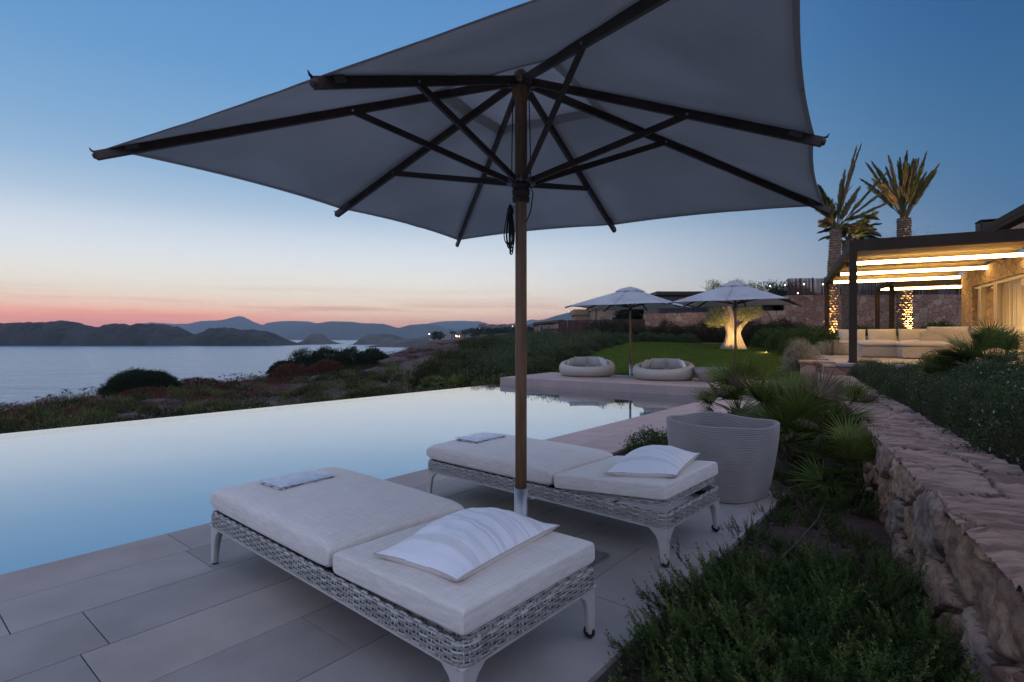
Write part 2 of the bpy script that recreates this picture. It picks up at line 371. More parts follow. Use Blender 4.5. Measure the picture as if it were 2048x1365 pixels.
lawn_poly = [(0.3,18.4),(1.2,20.0),(3.4,23.0),(4.8,26.0),(5.9,28.3),(9.0,28.6),(11.5,27.2),(13.2,24.8),(11.2,19.5),(9.0,14.0),(6.6,12.2)] # hedge line, wall foot, bank, platform
def in_poly(x, y, poly):
    x = np.asarray(x); y = np.asarray(y); c = np.zeros(x.shape, bool); n = len(poly)
    for i in range(n):
        x0, y0 = poly[i]; x1, y1 = poly[(i+1) % n]
        c ^= ((y0 > y) != (y1 > y)) & (x < (x1-x0)*(y-y0)/(y1-y0+1e-12)+x0)
    return c
# ---- near terrain: thin plate spline through points read from the photograph
ctl = [(0,20,12,-1.15),(-900,0,12,-1.4),(-400,0,14,-1.5),(-400,0,30,-2.2)]
P3 = []
def cp(px, Y, z): P3.append(((px-1024)/F*Y, Y, z))
for px, Y, z_ in [(-700,9,-1.3),(-700,30,-2.0),(-200,12,-1.2),(-200,26,-1.9),(0,10,-1.0),(0,14,-1.15),(0,22,-1.49),(200,12,-1.0),(200,18,-1.0),(200,26,-1.2),
                  (360,13,-1.0),(360,20,-1.05),(360,30,-1.35),(530,14,-1.0),(530,24,-1.0),(530,36,-1.1),(700,16,-1.0),(700,26,-0.75),(700,40,-0.75),
                  (770,48,0.05),(780,32,-0.3),(860,18,-0.8),(860,25,-0.5),(860,40,0.25),(860,60,0.6),(1000,19,-0.3),(1000,25,0.15),(1000,35,0.85),(1000,65,1.5),
                  (1120,45,1.5),(1120,22,0.45),(1100,18.2,0.17),(1180,22,0.60),(1246,27,1.05),(1400,27,1.0),(1560,25,0.84),(1467,24,0.82),(1500,16.5,0.25),
                  (1300,36,1.3),(1600,36,1.2),(2000,36,1.2),(1640,20,0.70),(2048,28,0.9),(1000,16.0,-0.25),(1246,17.0,0.185),(1380,15.2,0.17),(1560,19,0.5),(1120,70,1.2)]:
    cp(px, Y, z_)
P3 = np.array(P3); P3[:, 2] -= np.where((P3[:, 1] > 17) & (P3[:, 0] < -4), .18, 0)
def tps_fit(P, lam=0.02):
    n = len(P); X = P[:, :2]/10; d2 = ((X[:, None]-X[None])**2).sum(-1); K = 0.5*d2*np.log(d2+1e-12)
    K[np.arange(n), np.arange(n)] = lam
    Q = np.c_[np.ones(n), X]; L = np.zeros((n+3, n+3)); L[:n, :n] = K; L[:n, n:] = Q; L[n:, :n] = Q.T
    return X, np.linalg.solve(L, np.r_[P[:, 2], 0, 0, 0])
TX, TW = tps_fit(P3)
def tps(x, y):
    X = np.c_[np.ravel(x), np.ravel(y)]/10; d2 = ((X[:, None]-TX[None])**2).sum(-1)
    return (0.5*d2*np.log(d2+1e-12)) @ TW[:-3] + np.c_[np.ones(len(X)), X] @ TW[-3:]
edge_px = np.array([-3000,-700,0,100,200,285,360,450,530,640,700,770,860,950,1100,3000]); edge_Y = np.array([18,21,22,24,26,28,30,33,36,40,42,48,60,70,80,90.])
def ground(x, y, rough=True):
    x = np.ravel(np.asarray(x, float)); y = np.ravel(np.asarray(y, float)); z_ = np.clip(tps(x, y), -4, 3)
    b = x*B[0]+y*B[1]; a = x*A[0]+y*A[1]; px = 1024+F*x/np.maximum(y, 3)
    P = np.c_[x, y, 0*x]
    if rough: z_ = z_ + 0.10*vnoise(P, 0.35, 3)*np.clip((b-9)/3, 0, 1) + 0.03*vnoise(P, 1.7, 4)*np.clip((b-10)/1, 0, 1)
    ye = np.interp(px, edge_px, edge_Y); k = np.clip((y-ye)/26, 0, 1.2)
    z_ = z_ - (15*k**1.25)*(0.85+0.2*vnoise(P, 0.12, 8))*(k > 0)
    z_ = np.where((b < 10.3) & (a < 15.1) & (b > 1.0-3), np.minimum(z_, -1.9), z_)          # under pool and platform
    z_ = np.where(in_poly(x, y, lawn_poly), z_-.25, z_)
    return z_
M['soil'] = mat('soil', (0.10, 0.05, 0.038), 0.95, (0.055, 0.034, 0.028), 1.2, detail=8, bump=0.8, bscale=9, bdist=0.06)
pxs = np.concatenate([np.linspace(-1500, -200, 28), np.linspace(-180, 1340, 260), np.linspace(1360, 2800, 50)])
Ys = np.geomspace(5.5, 150, 190)
PX, YY = np.meshgrid(pxs, Ys, indexing='ij'); XX = (PX-1024)/F*YY
ZZ = ground(XX, YY)
me_v = np.c_[XX.ravel(), YY.ravel(), ZZ]
tag(raw('coastal_ground', me_v, grid_faces(len(pxs), len(Ys)), M['soil'], smooth=True), kind='structure')
# ---- lawn
M['lawn'] = mat('lawn', (0.050, 0.072, 0.008), 0.95, (0.07, 0.098, 0.012), 2.5, detail=8, bump=0.6, bscale=60, bdist=0.03, spec=0.05)
gx, gy = np.meshgrid(np.arange(0, 14, 0.2), np.arange(12, 29, 0.2), indexing='ij')
gz = tps(gx, gy) + 0.02
# lift over the platform zone: level with its back edge
sback = (gx-Pf0[0])*fn[0] + (gy-Pf0[1])*fn[1]
gz = gz.reshape(gx.shape); gz = np.where(sback < 6, np.maximum(gz*np.clip((sback-2.9)/3.1, 0, 1)+(PZ-0.03)*(1-np.clip((sback-2.9)/3.1, 0, 1)), PZ-0.05), gz)
def lawn_z(x, y):
    i = np.clip((np.asarray(x)-0)/0.2, 0, gx.shape[0]-1).astype(int); j = np.clip((np.asarray(y)-12)/0.2, 0, gx.shape[1]-1).astype(int); return gz[i, j]
fc = grid_faces(*gx.shape); cx = gx.ravel()[fc].mean(1); cy = gy.ravel()[fc].mean(1)
sb = (cx-Pf0[0])*fn[0] + (cy-Pf0[1])*fn[1]
keep = in_poly(cx, cy, lawn_poly) & (sb > 2.88)
tag(raw('lawn', np.c_[gx.ravel(), gy.ravel(), gz.ravel()], fc[keep], M['lawn'], smooth=True), kind='structure')
M['grass'] = mat('grass', (0.04, 0.10, 0.012), 0.8, rnd=[(0.04, 0.062, 0.006), (0.075, 0.11, 0.011), (0.11, 0.14, 0.018)], transl=0.3)
n = 90000; x = rng.uniform(0.5, 13.5, n); y = 12+16.5*rng.random(n)**1.3
k = in_poly(x, y, lawn_poly) & (((x-Pf0[0])*fn[0]+(y-Pf0[1])*fn[1]) > 2.92); x = x[k]; y = y[k]
V, Fc = kites(np.c_[x, y, lawn_z(x, y)-0.005], np.c_[rng.normal(0, .35, (len(x), 2)), np.ones(len(x))], rng.uniform(.03, .055, len(x)), 0.012, rng)
tag(raw('lawn_grass', V, Fc, M['grass'], rnd=rng.random(len(Fc))), 'short mown green grass of the lawn behind the platform', 'grass', kind='stuff')
# ---- sea
M['sea'] = bpy.data.materials.new('sea_water'); M['sea'].use_nodes = True; nt = M['sea'].node_tree; bs = nt.nodes['Principled BSDF']
bs.inputs['Base Color'].default_value = (0.08, 0.19, 0.28, 1); bs.inputs['Roughness'].default_value = 0.25; bs.inputs['IOR'].default_value = 1.4
tcn = N(nt, 'ShaderNodeTexCoord'); hs = []
for sc_, dt in (((0.03, 0.09, 0.05), 5), ((0.35, 0.9, 0.5), 4)):
    mp_ = N(nt, 'ShaderNodeMapping'); mp_.inputs['Scale'].default_value = sc_; mp_.inputs['Rotation'].default_value = (0, 0, 0.25); nt.links.new(tcn.outputs['Object'], mp_.inputs[0])
    nn = N(nt, 'ShaderNodeTexNoise'); nn.inputs['Scale'].default_value = 1; nn.inputs['Detail'].default_value = dt; nt.links.new(mp_.outputs[0], nn.inputs['Vector']); hs.append(nn.outputs[0])
bp = N(nt, 'ShaderNodeBump'); bp.inputs['Strength'].default_value = 0.55; bp.inputs['Distance'].default_value = 2.0
nt.links.new(mth(nt, 'ADD', mth(nt, 'MULTIPLY', hs[0], 1.5), mth(nt, 'MULTIPLY', hs[1], 0.25)), bp.inputs['Height']); nt.links.new(bp.outputs[0], bs.inputs['Normal'])
SEA = -10.7
v = []; R = [0, 60, 200, 600, 2000, 5000, 9000]; 
s = MB(); s.add([(-9000, -1500, SEA), (9000, -1500, SEA), (9000, 11900, SEA), (-9000, 11900, SEA)], [(0, 1, 2, 3)])
tag(s.build('sea', M['sea']), kind='structure')
# ---- islands and hills: ridges with a front slope, a crest read from the photograph and a back slope
def hill(name, crest, base_py, Yf, depth, col, col2, label=None, cat=None, cliff=0.5, nz_=0.05, smooth=True, kind='structure', n=260, rough=0.0):
    crest = np.array(crest, float); pxc = np.linspace(crest[0, 0], crest[-1, 0], n); cy_ = np.interp(pxc, crest[:, 0], crest[:, 1])
    Yc = Yf+depth*0.45; zc = H-(cy_-678)/F*Yc; zc = np.maximum(zc, SEA+0.2)
    jit = vnoise(np.c_[pxc, 0*pxc, 0*pxc], 0.12, int(Yf) % 97, 4); zc = zc + (zc-SEA)*rough*jit
    vs = np.array([-0.02, 0.0, 0.04, 0.1, 0.18, 0.27, 0.36, 0.45, 0.6, 0.8, 1.0]); prof = np.array([-0.1, 0.0, cliff*0.45, cliff, cliff+(1-cliff)*0.35, cliff+(1-cliff)*0.7, cliff+(1-cliff)*0.92, 1.0, 0.8, 0.45, -0.1])
    fine = np.interp(np.linspace(0, 10, 61), np.arange(11), vs); prof = np.interp(fine, vs, prof); vs = fine
    V = []
    for j, (t, p) in enumerate(zip(vs, prof)):
        Yr = Yf + depth*t; bulge = vnoise(np.c_[pxc, 0*pxc+7, 0*pxc], 0.03, 5, 3)*depth*0.10*(1-t)
        Yr = Yr + bulge; xr = (pxc-1024)/F*Yc
        zz = SEA + (zc-SEA)*p; zz = zz + nz_*(zc-SEA)*vnoise(np.c_[pxc*0.25, 0*pxc+t*14, 0*pxc], 0.5, 11, 4)*np.sin(np.pi*np.clip(t/0.45, 0, 1))*(t < .45)
        V.append(np.c_[xr + (xr*0)*t, Yr, zz])
    V = np.stack(V, 1).reshape(-1, 3)
    mm = mat(name+'_rock', col, 0.95, col2, 0.02, detail=8, bump=0.6, bscale=0.08, bdist=6)
    return tag(raw(name, V, grid_faces(n, len(vs)), mm, smooth=smooth), label, cat, kind=kind)
isl = [(-420,660),(-300,640),(-200,648),(-80,645),(0,653),(20,648),(61,645.5),(137,643),(154,644),(178,652),(191,656),(212,657),(225,650.6),(239,648),(263,651.6),(284,648),(325,649),(342,654),(359,654),(372,664),(379,671),(393,674),(410,664),(420,664),(430,658),(444,656),(472,657.4),(485,661),(506,659),(543,664),(560,674.5),(574,683),(584,688),(592,690.5)]
hill('dark_island', isl, 692, 925, 160, (0.016, 0.016, 0.012), (0.045, 0.038, 0.032), cliff=0.55, rough=0.08, nz_=.20, n=640)
hill('rocky_islet', [(590,690),(600,686),(612,679.6),(622,670),(625,668.2),(636,668.8),(646,668),(652,675),(658,679),(664,682),(673,686.5),(682,689.5)], 689, 1180, 90, (0.06, 0.055, 0.05), (0.12, 0.10, 0.085), cliff=0.4, rough=0.05, n=80)
hill('headland', [(724,690),(730,687),(736.5,679),(743,669.5),(760,668.3),(778,668),(797,672.7),(806,678),(822,677),(850,675),(886,672),(930,670),(1000,668),(1100,668)], 690, 1100, 250, (0.05, 0.05, 0.04), (0.12, 0.10, 0.085), cliff=0.6, rough=0.04, n=160)
hill('low_point', [(752,692.5),(765,689),(790,686),(812,683),(838,676),(860,673),(900,669),(960,667),(1100,666)], 696, 760, 200, (0.05, 0.045, 0.04), (0.11, 0.09, 0.08), cliff=0.6, rough=0.05, n=140)
hill('far_ridge', [(270,655),(297,645),(342,648),(376,648),(403,642),(444,641),(478,632.5),(489,634.5),(506,643.7),(526,650.6),(547,645),(567,642),(615,643),(640,648),(700,660),(740,668)], 680, 7200, 1200, (0.04, 0.045, 0.03), (0.07, 0.065, 0.05), cliff=0.3, rough=0.02)
hill('second_ridge', [(560,670),(600,658),(619,652),(633,648),(648,645),(663.5,643),(705,644),(727,647),(765,648),(790,654.6),(798,656),(822,650),(847.5,648),(873,650.4),(892,657),(930,660),(1000,662)], 679, 5600, 1200, (0.04, 0.045, 0.03), (0.07, 0.065, 0.05), cliff=0.3, rough=0.02)
hill('pale_ridge', [(780,672),(830,656),(857,647),(886,643),(917,642),(958.6,643),(970,646),(981,649),(1012.6,649),(1050,643),(1063,638.7),(1076,641),(1085.5,639),(1100,641),(1200,640),(1400,650)], 680, 9300, 1500, (0.045, 0.05, 0.035), (0.07, 0.065, 0.05), cliff=0.25, rough=0.02)
hill('wooded_hill', [(880,672),(917,661),(950,655),(980,652),(1040,650),(1080,647),(1200,655),(1300,660)], 680, 1900, 700, (0.03, 0.04, 0.02), (0.055, 0.06, 0.035), cliff=0.3, rough=0.03)
hill('big_mountain', [(1020,668),(1060,647),(1076,643),(1114,631),(1139.5,625),(1171,620),(1219,620),(1250,623),(1330,630),(1500,640),(1900,650)], 680, 4900, 1500, (0.04, 0.05, 0.03), (0.07, 0.065, 0.05), cliff=0.25, rough=0.02)
# ---- garden bed by the deck
M['bed_soil'] = mat('bed_soil', (0.075, 0.034, 0.026), 0.95, (0.035, 0.022, 0.018), 6, detail=9, bump=1.0, bscale=45, bdist=0.02)
aa, bb = np.meshgrid(np.arange(-3.5, 12.4, 0.09), np.arange(-6.2, 3.0, 0.09), indexing='ij')
pos = aa[..., None]*A+bb[..., None]*B; fz = -0.045+0.04*vnoise(pos.reshape(-1, 3), 1.3, 2)+0.012*vnoise(pos.reshape(-1, 3), 9, 5)
fz = fz.reshape(aa.shape); fz = np.where((bb > 1.07) & (aa < 4.99), -0.30, np.where((bb > 0.95) & (aa < 5.05), np.minimum(fz, -0.035), fz))
fz = np.where((bb > 2.86) & (aa > 4.9), np.minimum(fz, -0.035), fz)
tag(raw('garden_bed', np.c_[pos[..., 0].ravel(), pos[..., 1].ravel(), fz.ravel()], grid_faces(*aa.shape), M['bed_soil'], smooth=True), kind='structure')
# ================================================================ PARASOLS
def make_parasol(label, sleeve=True):
    root = empty('parasol', (0, 0, 0), 0, label, 'parasol')
    cor = [np.array(p) for p in ((-2.03, -0.55), (-0.56, 1.89), (2.12, 0.57), (0.56, -2.05))]
    ZT, ZH = 2.20, 2.80
    tips = []
    for i in range(4):
        a, b = cor[i], cor[(i+1) % 4]; tips += [(a, False), ((a+b)/2*0.985, True)]
    pole = MB(); pole.lathe([(0.0, 0.30), (0.034, 0.30), (0.034, 2.14)], 28).lathe([(0.036, 2.18), (0.040, 2.22), (0.036, 2.26), (0.036, 2.70), (0.052, 2.72), (0.056, 2.78), (0.04, 2.86), (0.0, 2.90)], 28)
    pole.build('pole', M['teak'], root, smooth=True)
    sl_ = MB(); sl_.lathe([(0.040, 0.012), (0.040, 0.425), (0.036, 0.425), (0.036, 0.02)], 28); sl_.tube([(0.038, 0, 0.36), (0.065, 0, 0.36)], 0.006, 8); sl_.lathe([(0, .352), (.016, .352), (.016, .368), (0, .368)], 10, c=(0.066, 0, 0)); 
    sl_.build('sleeve', M['steel'], root, smooth=True)
    bp_ = MB(); bp_.box((0, 0, 0.007), (0.75, 0.75, 0.014)); bo = bp_.build('base_plate', M['plate'], root, bevel=0.002); bo.rotation_euler = (0, 0, math.atan2(A[1], A[0]))
    for sx in (-1, 1):
        for sy in (-1, 1):
            b = MB(); b.lathe([(0, .0), (.017, .0), (.017, .009), (.009, .012), (0, .012)], 12); o = b.build('bolt', M['steel'], bo); o.location = (sx*.30, sy*.30, 0.014)
    hub = MB(); hub.lathe([(0.034, 2.10), (0.05, 2.105), (0.052, 2.13), (0.046, 2.14), (0.052, 2.15), (0.052, 2.175), (0.046, 2.185), (0.055, 2.195), (0.055, 2.215), (0.034, 2.22)], 24)
    hub.build('runner', M['teak_dark'], root, smooth=True)
    for zz, nm_ in ((2.218, 'runner_ring'), (2.79, 'top_ring')):
        rg = MB(); rg.lathe([(0.045, zz-.004), (0.074, zz-.004), (0.074, zz+.004), (0.045, zz+.004), (0.045, zz-.004)], 24)
        for k in range(16): t = 2*math.pi*k/16; rg.box((0.07*math.cos(t), 0.07*math.sin(t), zz+.004), (0.03, 0.006, 0.034), rz=t)
        rg.build(nm_, M['steel'], root)
    rib_top = []
    for k, (tp, mid) in enumerate(tips):
        d2 = tp/np.linalg.norm(tp); R = np.linalg.norm(tp)
        p0 = np.array([*(d2*0.06), ZH]); p1 = np.array([*tp, ZT]); ext = 0.035 if mid else 0.045
        pe = p1+(p1-p0)/np.linalg.norm(p1-p0)*ext
        r_ = MB(); r_.bar(p0, pe, 0.024, 0.044)
        tt = norm((p1-p0)[None])[0]; r_.tube([pe-tt*0.004+np.array([0, 0, .0]), pe+tt*.012], [0.021, 0.012], 8)
        ribo = r_.build('rib', M['teak_dark'], root, bevel=0.003)
        j = 0.95; f = (j-0.06)/(R-0.06); pj = p0+(p1-p0)*f - np.array([0, 0, 0.004])
        s_ = MB(); s_.bar(np.array([*(d2*0.075), 2.225]), pj, 0.020, 0.034); st = s_.build('strut', M['teak_dark'], root, bevel=0.003)
        b_ = MB(); sdv = np.array([-d2[1], d2[0], 0]); b_.tube([pj-sdv*0.016, pj+sdv*0.016], 0.0075, 10); b_.build('bolt', M['steel'], ribo)
        h_ = MB(); q = p0+(p1-p0)*0.93+np.array([0, 0, 0.0]); h_.bar(q, q+tt*0.06, 0.032, 0.030); 
        h_.V[0] = h_.V[0]+np.array([0, 0, 0.013]); h_.build('tip_pocket', M['pocket'], ribo)
        # hook at the tip
        hk = MB(); c0 = pe+tt*0.0; hk.tube([c0+np.array([0, 0, .015]), c0+tt*0.02+np.array([0, 0, .03]), c0+tt*.028+np.array([0, 0, .045])], [0.006, 0.005, 0.002], 6); hk.build('tip_hook', M['black_cord'], ribo)
        rib_top.append((p0+np.array([0, 0, 0.026]), p1+np.array([0, 0, 0.026])))
    def surf(k, s, t, dz=0.0):
        a0, a1 = rib_top[k]; b0, b1 = rib_top[(k+1) % 8]; P = (a0+(a1-a0)*s)*(1-t)+(b0+(b1-b0)*s)*t
        c = 4*t*(1-t); P = P.copy(); P[:2] *= 1-0.019*c*s**3; P[2] += 0.022*c*s*(1-0.35*s)+dz
        return P
    V = []; Fc = []; n0 = 0; NS, NT = 18, 12
    for k in range(8):
        for i in range(NS+1):
            for jx in range(NT+1):
                s = 0.19+0.81*i/NS; V.append(surf(k, s, jx/NT))
        Fc += [(n0+i*(NT+1)+j, n0+(i+1)*(NT+1)+j, n0+(i+1)*(NT+1)+j+1, n0+i*(NT+1)+j+1) for i in range(NS) for j in range(NT)]; n0 += (NS+1)*(NT+1)
    V = np.array(V); V[:, 2] += 0.006*vnoise(V, 4, 9)+0.0035*vnoise(V*np.array([1, 1, 0]), 14, 5); 
    can = raw('canopy', V, Fc, M['canopy'], root, smooth=True); md = can.modifiers.new('s', 'SOLIDIFY'); md.thickness = 0.0012; md.offset = 1
    bd = MB()
    for k in range(8):
        for (s0, s1, dz) in ((0.19, 0.235, -0.004), (0.985, 0.998, -0.004)):
            pts = []
            for jx in range(9):
                pts += [surf(k, s0, jx/8, dz), surf(k, s1, jx/8, dz)]
            bd.add(pts, [(2*q, 2*q+2, 2*q+3, 2*q+1) for q in range(8)])
    bd.build('hem', M['band'], can)
    # raised vent cap with a wavy skirt
    V = []; Fc = []; NA = 64; rings = [0.0, 0.05, 0.10, 0.15, 0.19, 0.225]
    for i, s in enumerate(rings):
        for q in range(NA):
            k = q//8; t = (q % 8)/8; P = surf(k, max(s, .0), t)
            apex = np.array([0, 0, ZH+0.085]); rim = surf(k, 0.225, t, 0.014+0.016*math.cos(q*2*math.pi/8)); f = s/0.225
            P = apex*(1-f)+rim*f; P[2] += 0.042*math.sin(math.pi*f**1.4)*(1-.35*math.cos(q*2*math.pi/8)**2); V.append(P)
    for i in range(len(rings)-1):
        for q in range(NA): Fc.append((i*NA+q, (i+1)*NA+q, (i+1)*NA+(q+1) % NA, i*NA+(q+1) % NA))
    cap = raw('vent_cap', V, Fc, M['vent_cloth'], root, smooth=True); md = cap.modifiers.new('s', 'SOLIDIFY'); md.thickness = 0.0012
    # two hoist cords and a coil hung on a hook
    for sx in (-1, 1):
        cd = MB()
        cd.tube([(sx*0.045, -0.02, 2.76), (sx*0.052, -0.03, 2.5), (sx*0.055, -0.035, 2.24)], 0.0035, 6); cd.build('hoist_cord', M['black_cord'], root, smooth=True)
    return root
main_p = make_parasol('large dusk grey parasol on a wooden pole between the two sun loungers')
PX0, PY0 = 0.053, 3.18
main_p.location = (PX0, PY0, 0); main_p['group'] = 'wood framed parasols'
p2 = copy_tree(main_p); p2.location = tuple(pf(3.78, 1.55, PZ)); p2.location = (3.44+0.02, 15.8, PZ); p2.rotation_euler = (0, 0, math.radians(-2)); p2.scale = (0.93, 0.93, 0.915)
p2['label'] = 'far parasol on the platform between the two round daybeds'
p3 = copy_tree(main_p); p3.location = (6.02, 14.55, PZ); p3.rotation_euler = (0, 0, math.radians(-2)); p3.scale = (0.93, 0.93, 0.925)
p3['label'] = 'far parasol standing in front of the lit olive tree'
# cord coil only on the near parasol
cc = MB(); rc = np.random.default_rng(4); cx0, cy0 = -0.062, -0.03
for k in range(9):
    w = rc.uniform(.010, .024); top = 2.075+rc.uniform(-.012, .008); bot = 1.80+rc.uniform(-.02, .05); ox, oy = rc.uniform(-.008, .008, 2)
    t = np.linspace(0, 2*np.pi, 40); zz = (top+bot)/2+(top-bot)/2*np.cos(t); ww = w*np.sin(t)*(0.35+1.0*np.clip((top-zz)/(top-bot), 0, 1)**1.5)*1.5
    cc.tube(np.c_[cx0+ox+ww*math.cos(k), cy0+oy+ww*math.sin(k)*.7, zz], 0.0035, 6, False)
cc.tube([(cx0-.0, cy0, 2.03), (cx0, cy0, 2.06)], [0.022, 0.018], 12)
cc.tube([(0.045, -0.03, 2.2), (0.07, -0.035, 2.15), (0.055, -0.04, 2.04), (0.03, -0.035, 1.98)], 0.0035, 6)
cc.build('cord_coil', M['black_cord'], main_p, smooth=True)
hk = MB(); hk.tube([(-0.034, -0.02, 2.07), (-0.06, -0.03, 2.075), (-0.066, -0.03, 2.10)], 0.004, 6); hk.build('cord_hook', M['steel'], main_p)

# ================================================================ SUN LOUNGERS
def rounded_rect(hx, hy, r, step):
    pts = []; nrm = []
    segs = [((hx-r, -hy), (hx-r, -hy)), ]
    def arc(cx_, cy_, a0):
        n = max(2, int(r*math.pi/2/step))
        for i in range(n): t = a0+math.pi/2*i/n; pts.append((cx_+r*math.cos(t), cy_+r*math.sin(t))); nrm.append((math.cos(t), math.sin(t)))
    def line(x0, y0, x1, y1, nx, ny):
        L = math.hypot(x1-x0, y1-y0); n = max(2, int(L/step))
        for i in range(n): pts.append((x0+(x1-x0)*i/n, y0+(y1-y0)*i/n)); nrm.append((nx, ny))
    line(-hx+r, -hy, hx-r, -hy, 0, -1); arc(hx-r, -hy+r, -math.pi/2); line(hx, -hy+r, hx, hy-r, 1, 0); arc(hx-r, hy-r, 0)
    line(hx-r, hy, -hx+r, hy, 0, 1); arc(-hx+r, hy-r, math.pi/2); line(-hx, hy-r, -hx, -hy+r, -1, 0); arc(-hx+r, -hy+r, math.pi)
    return np.array(pts), np.array(nrm)
def woven_band(name, hx, hy, z0, z1, parent, r=0.05, thick=0.030, inner=0.5):
    """basket weave: flat strands running round the frame over and under upright strands"""
    per = 0.0205; step = per/4
    P, Nn = rounded_rect(hx, hy, r, step); n = (len(P)//8)*8; idx = np.linspace(0, len(P)-1e-6, n, endpoint=False).astype(int); P = P[idx]; Nn = Nn[idx]
    # profile (offset outward, z) walked from the bottom outside over the rounded top and a bit down the inside
    rt = thick/2; prof = []
    hgt = z1-z0-rt
    for i in range(13): prof.append((0.0, z0+hgt*i/12, 1.0, 0.0))
    for i in range(1, 9): t = math.pi*i/8; prof.append((-rt+rt*math.cos(t), z0+hgt+rt*math.sin(t), math.cos(t), math.sin(t)))
    for i in range(1, 5): prof.append((-2*rt, z0+hgt-hgt*inner*i/4, -1.0, 0.0))
    prof = np.array(prof); s = np.r_[0, np.cumsum(np.hypot(np.diff(prof[:, 0]), np.diff(prof[:, 1])))]; S = s[-1]
    V = []; Fc = []; Rn = []; base = 0; rg_ = np.random.default_rng(11)
    rows = int(S/0.0125); i = np.arange(n)
    for j in range(rows):
        sv = (j+0.5)*S/rows; ph = (i//8 + j) % 2                       # over two uprights, under two
        w = np.where(ph == 0, 1.0, -1.0)
        w = np.convolve(np.r_[w[-2:], w, w[:2]], [0.15, .2, .3, .2, .15], 'same')[2:-2]*0.0026
        hw = 0.0056
        for q, (dv, dn) in enumerate(((-hw, -0.0012), (0, 0.0008), (hw, -0.0012))):
            V.append(pt2(P, Nn, prof, s, np.clip(sv+dv, 0, S), w+dn))
        g = np.arange(n); g2 = (g+1) % n
        for q in (0, 1):
            Fc.append(np.stack([base+q*n+g, base+q*n+g2, base+(q+1)*n+g2, base+(q+1)*n+g], 1))
            Rn.append(np.repeat(rg_.random(n//8+1), 8)[:n]*.7+rg_.random()*.3)
        base += 3*n
    # uprights
    sv = np.linspace(0, S, rows*2+1)
    for u in range(0, n, 4):
        side = 2; c = (u+1) % n; phr = ((np.arange(len(sv))/2).astype(int) + u//8) % 2
        w = np.where(phr == 0, -1.0, 1.0)*0.0024
        cols = []
        for du, dn in ((-1, -0.001), (0, .0006), (1, -0.001)):
            ii = (c+du) % n; frac = 0.62
            pos_ = P[c]*(1-frac)+P[ii]*frac if du else P[c]; nn_ = Nn[c]
            o = np.interp(sv, s, prof[:, 0]); zz = np.interp(sv, s, prof[:, 1]); nx = np.interp(sv, s, prof[:, 2]); nz2 = np.interp(sv, s, prof[:, 3])
            o2 = o+nx*(w+dn); z2 = zz+nz2*(w+dn); cols.append(np.c_[pos_[0]+nn_[0]*o2, pos_[1]+nn_[1]*o2, z2])
        m = len(sv); V += cols; g = np.arange(m-1)
        for q in (0, 1):
            Fc.append(np.stack([base+q*m+g, base+(q+1)*m+g, base+(q+1)*m+g+1, base+q*m+g+1], 1)); Rn.append(np.full(m-1, rg_.random()*.8))
        base += 3*m
    o = raw(name, np.concatenate(V), np.concatenate(Fc), M['rattan'], parent, smooth=True, rnd=np.concatenate(Rn))
    # dark backing inside the weave
    bk = MB(); k2 = 4; Pi = P[::k2]; Ni = Nn[::k2]; m = len(Pi)
    ring = lambda o_, z_: np.c_[Pi[:, 0]-Ni[:, 0]*o_, Pi[:, 1]-Ni[:, 1]*o_, np.full(m, z_)]
    bk.add(np.concatenate([ring(.006, z0+.002), ring(.006, z1-.012), ring(thick-.006, z1-.012), ring(thick-.006, z0+.002)]),
           [(a*m+i_, a*m+(i_+1) % m, ((a+1) % 4)*m+(i_+1) % m, ((a+1) % 4)*m+i_) for a in range(4) for i_ in range(m)])
    bk.build(name+'_core', M['rattan_back'], o)
    return o
def pt2(P, Nn, prof, s, sv, off):
    o = np.interp(sv, s, prof[:, 0]); zz = np.interp(sv, s, prof[:, 1]); nx = np.interp(sv, s, prof[:, 2]); nz2 = np.interp(sv, s, prof[:, 3])
    o2 = o+nx*off; z2 = zz+nz2*off
    return np.c_[P[:, 0]+Nn[:, 0]*o2, P[:, 1]+Nn[:, 1]*o2, z2]
def puff(lx, ly, h, dome, nx=48, ny=36, ex=8.0, rnd_=0.45, pinch=0.0, wr=0.0, seed=1, wfreq=9, full=.6, bdome=None):
    """closed cushion: two sheets joined at a seam; returns V (top & bottom), faces"""
    u = np.sin(np.linspace(-np.pi/2, np.pi/2, nx)); v = np.sin(np.linspace(-np.pi/2, np.pi/2, ny)); U, W = np.meshgrid(u, v, indexing='ij')
    edge = np.clip((1-np.abs(U)**ex)*(1-np.abs(W)**ex), 0, 1)**rnd_
    X = U*lx/2*(1-pinch*(1-W**2)*0+0)*(1-pinch*(1-np.abs(W)**2.5)*np.abs(U)**3); Y = W*ly/2*(1-pinch*(1-np.abs(U)**2.5)*np.abs(W)**3)
    bow = (1-U**2)*(1-W**2)
    P = np.stack([X, Y, 0*X], -1).reshape(-1, 3)
    n1 = vnoise(P*np.array([.25, 1, 1]), wfreq, seed, 3).reshape(X.shape); n2 = vnoise(P, 22, seed+3, 2).reshape(X.shape)
    top = h/2*edge + dome*bow**full*edge + wr*n1*edge + wr*.25*n2*edge
    bot = -h/2*edge - (dome*0.25*bow*edge if bdome is None else bdome*bow**.35)
    V = np.concatenate([np.stack([X, Y, top], -1).reshape(-1, 3), np.stack([X, Y, bot], -1).reshape(-1, 3)])
    g = grid_faces(nx, ny); return V, np.concatenate([g[:, ::-1], g+nx*ny])
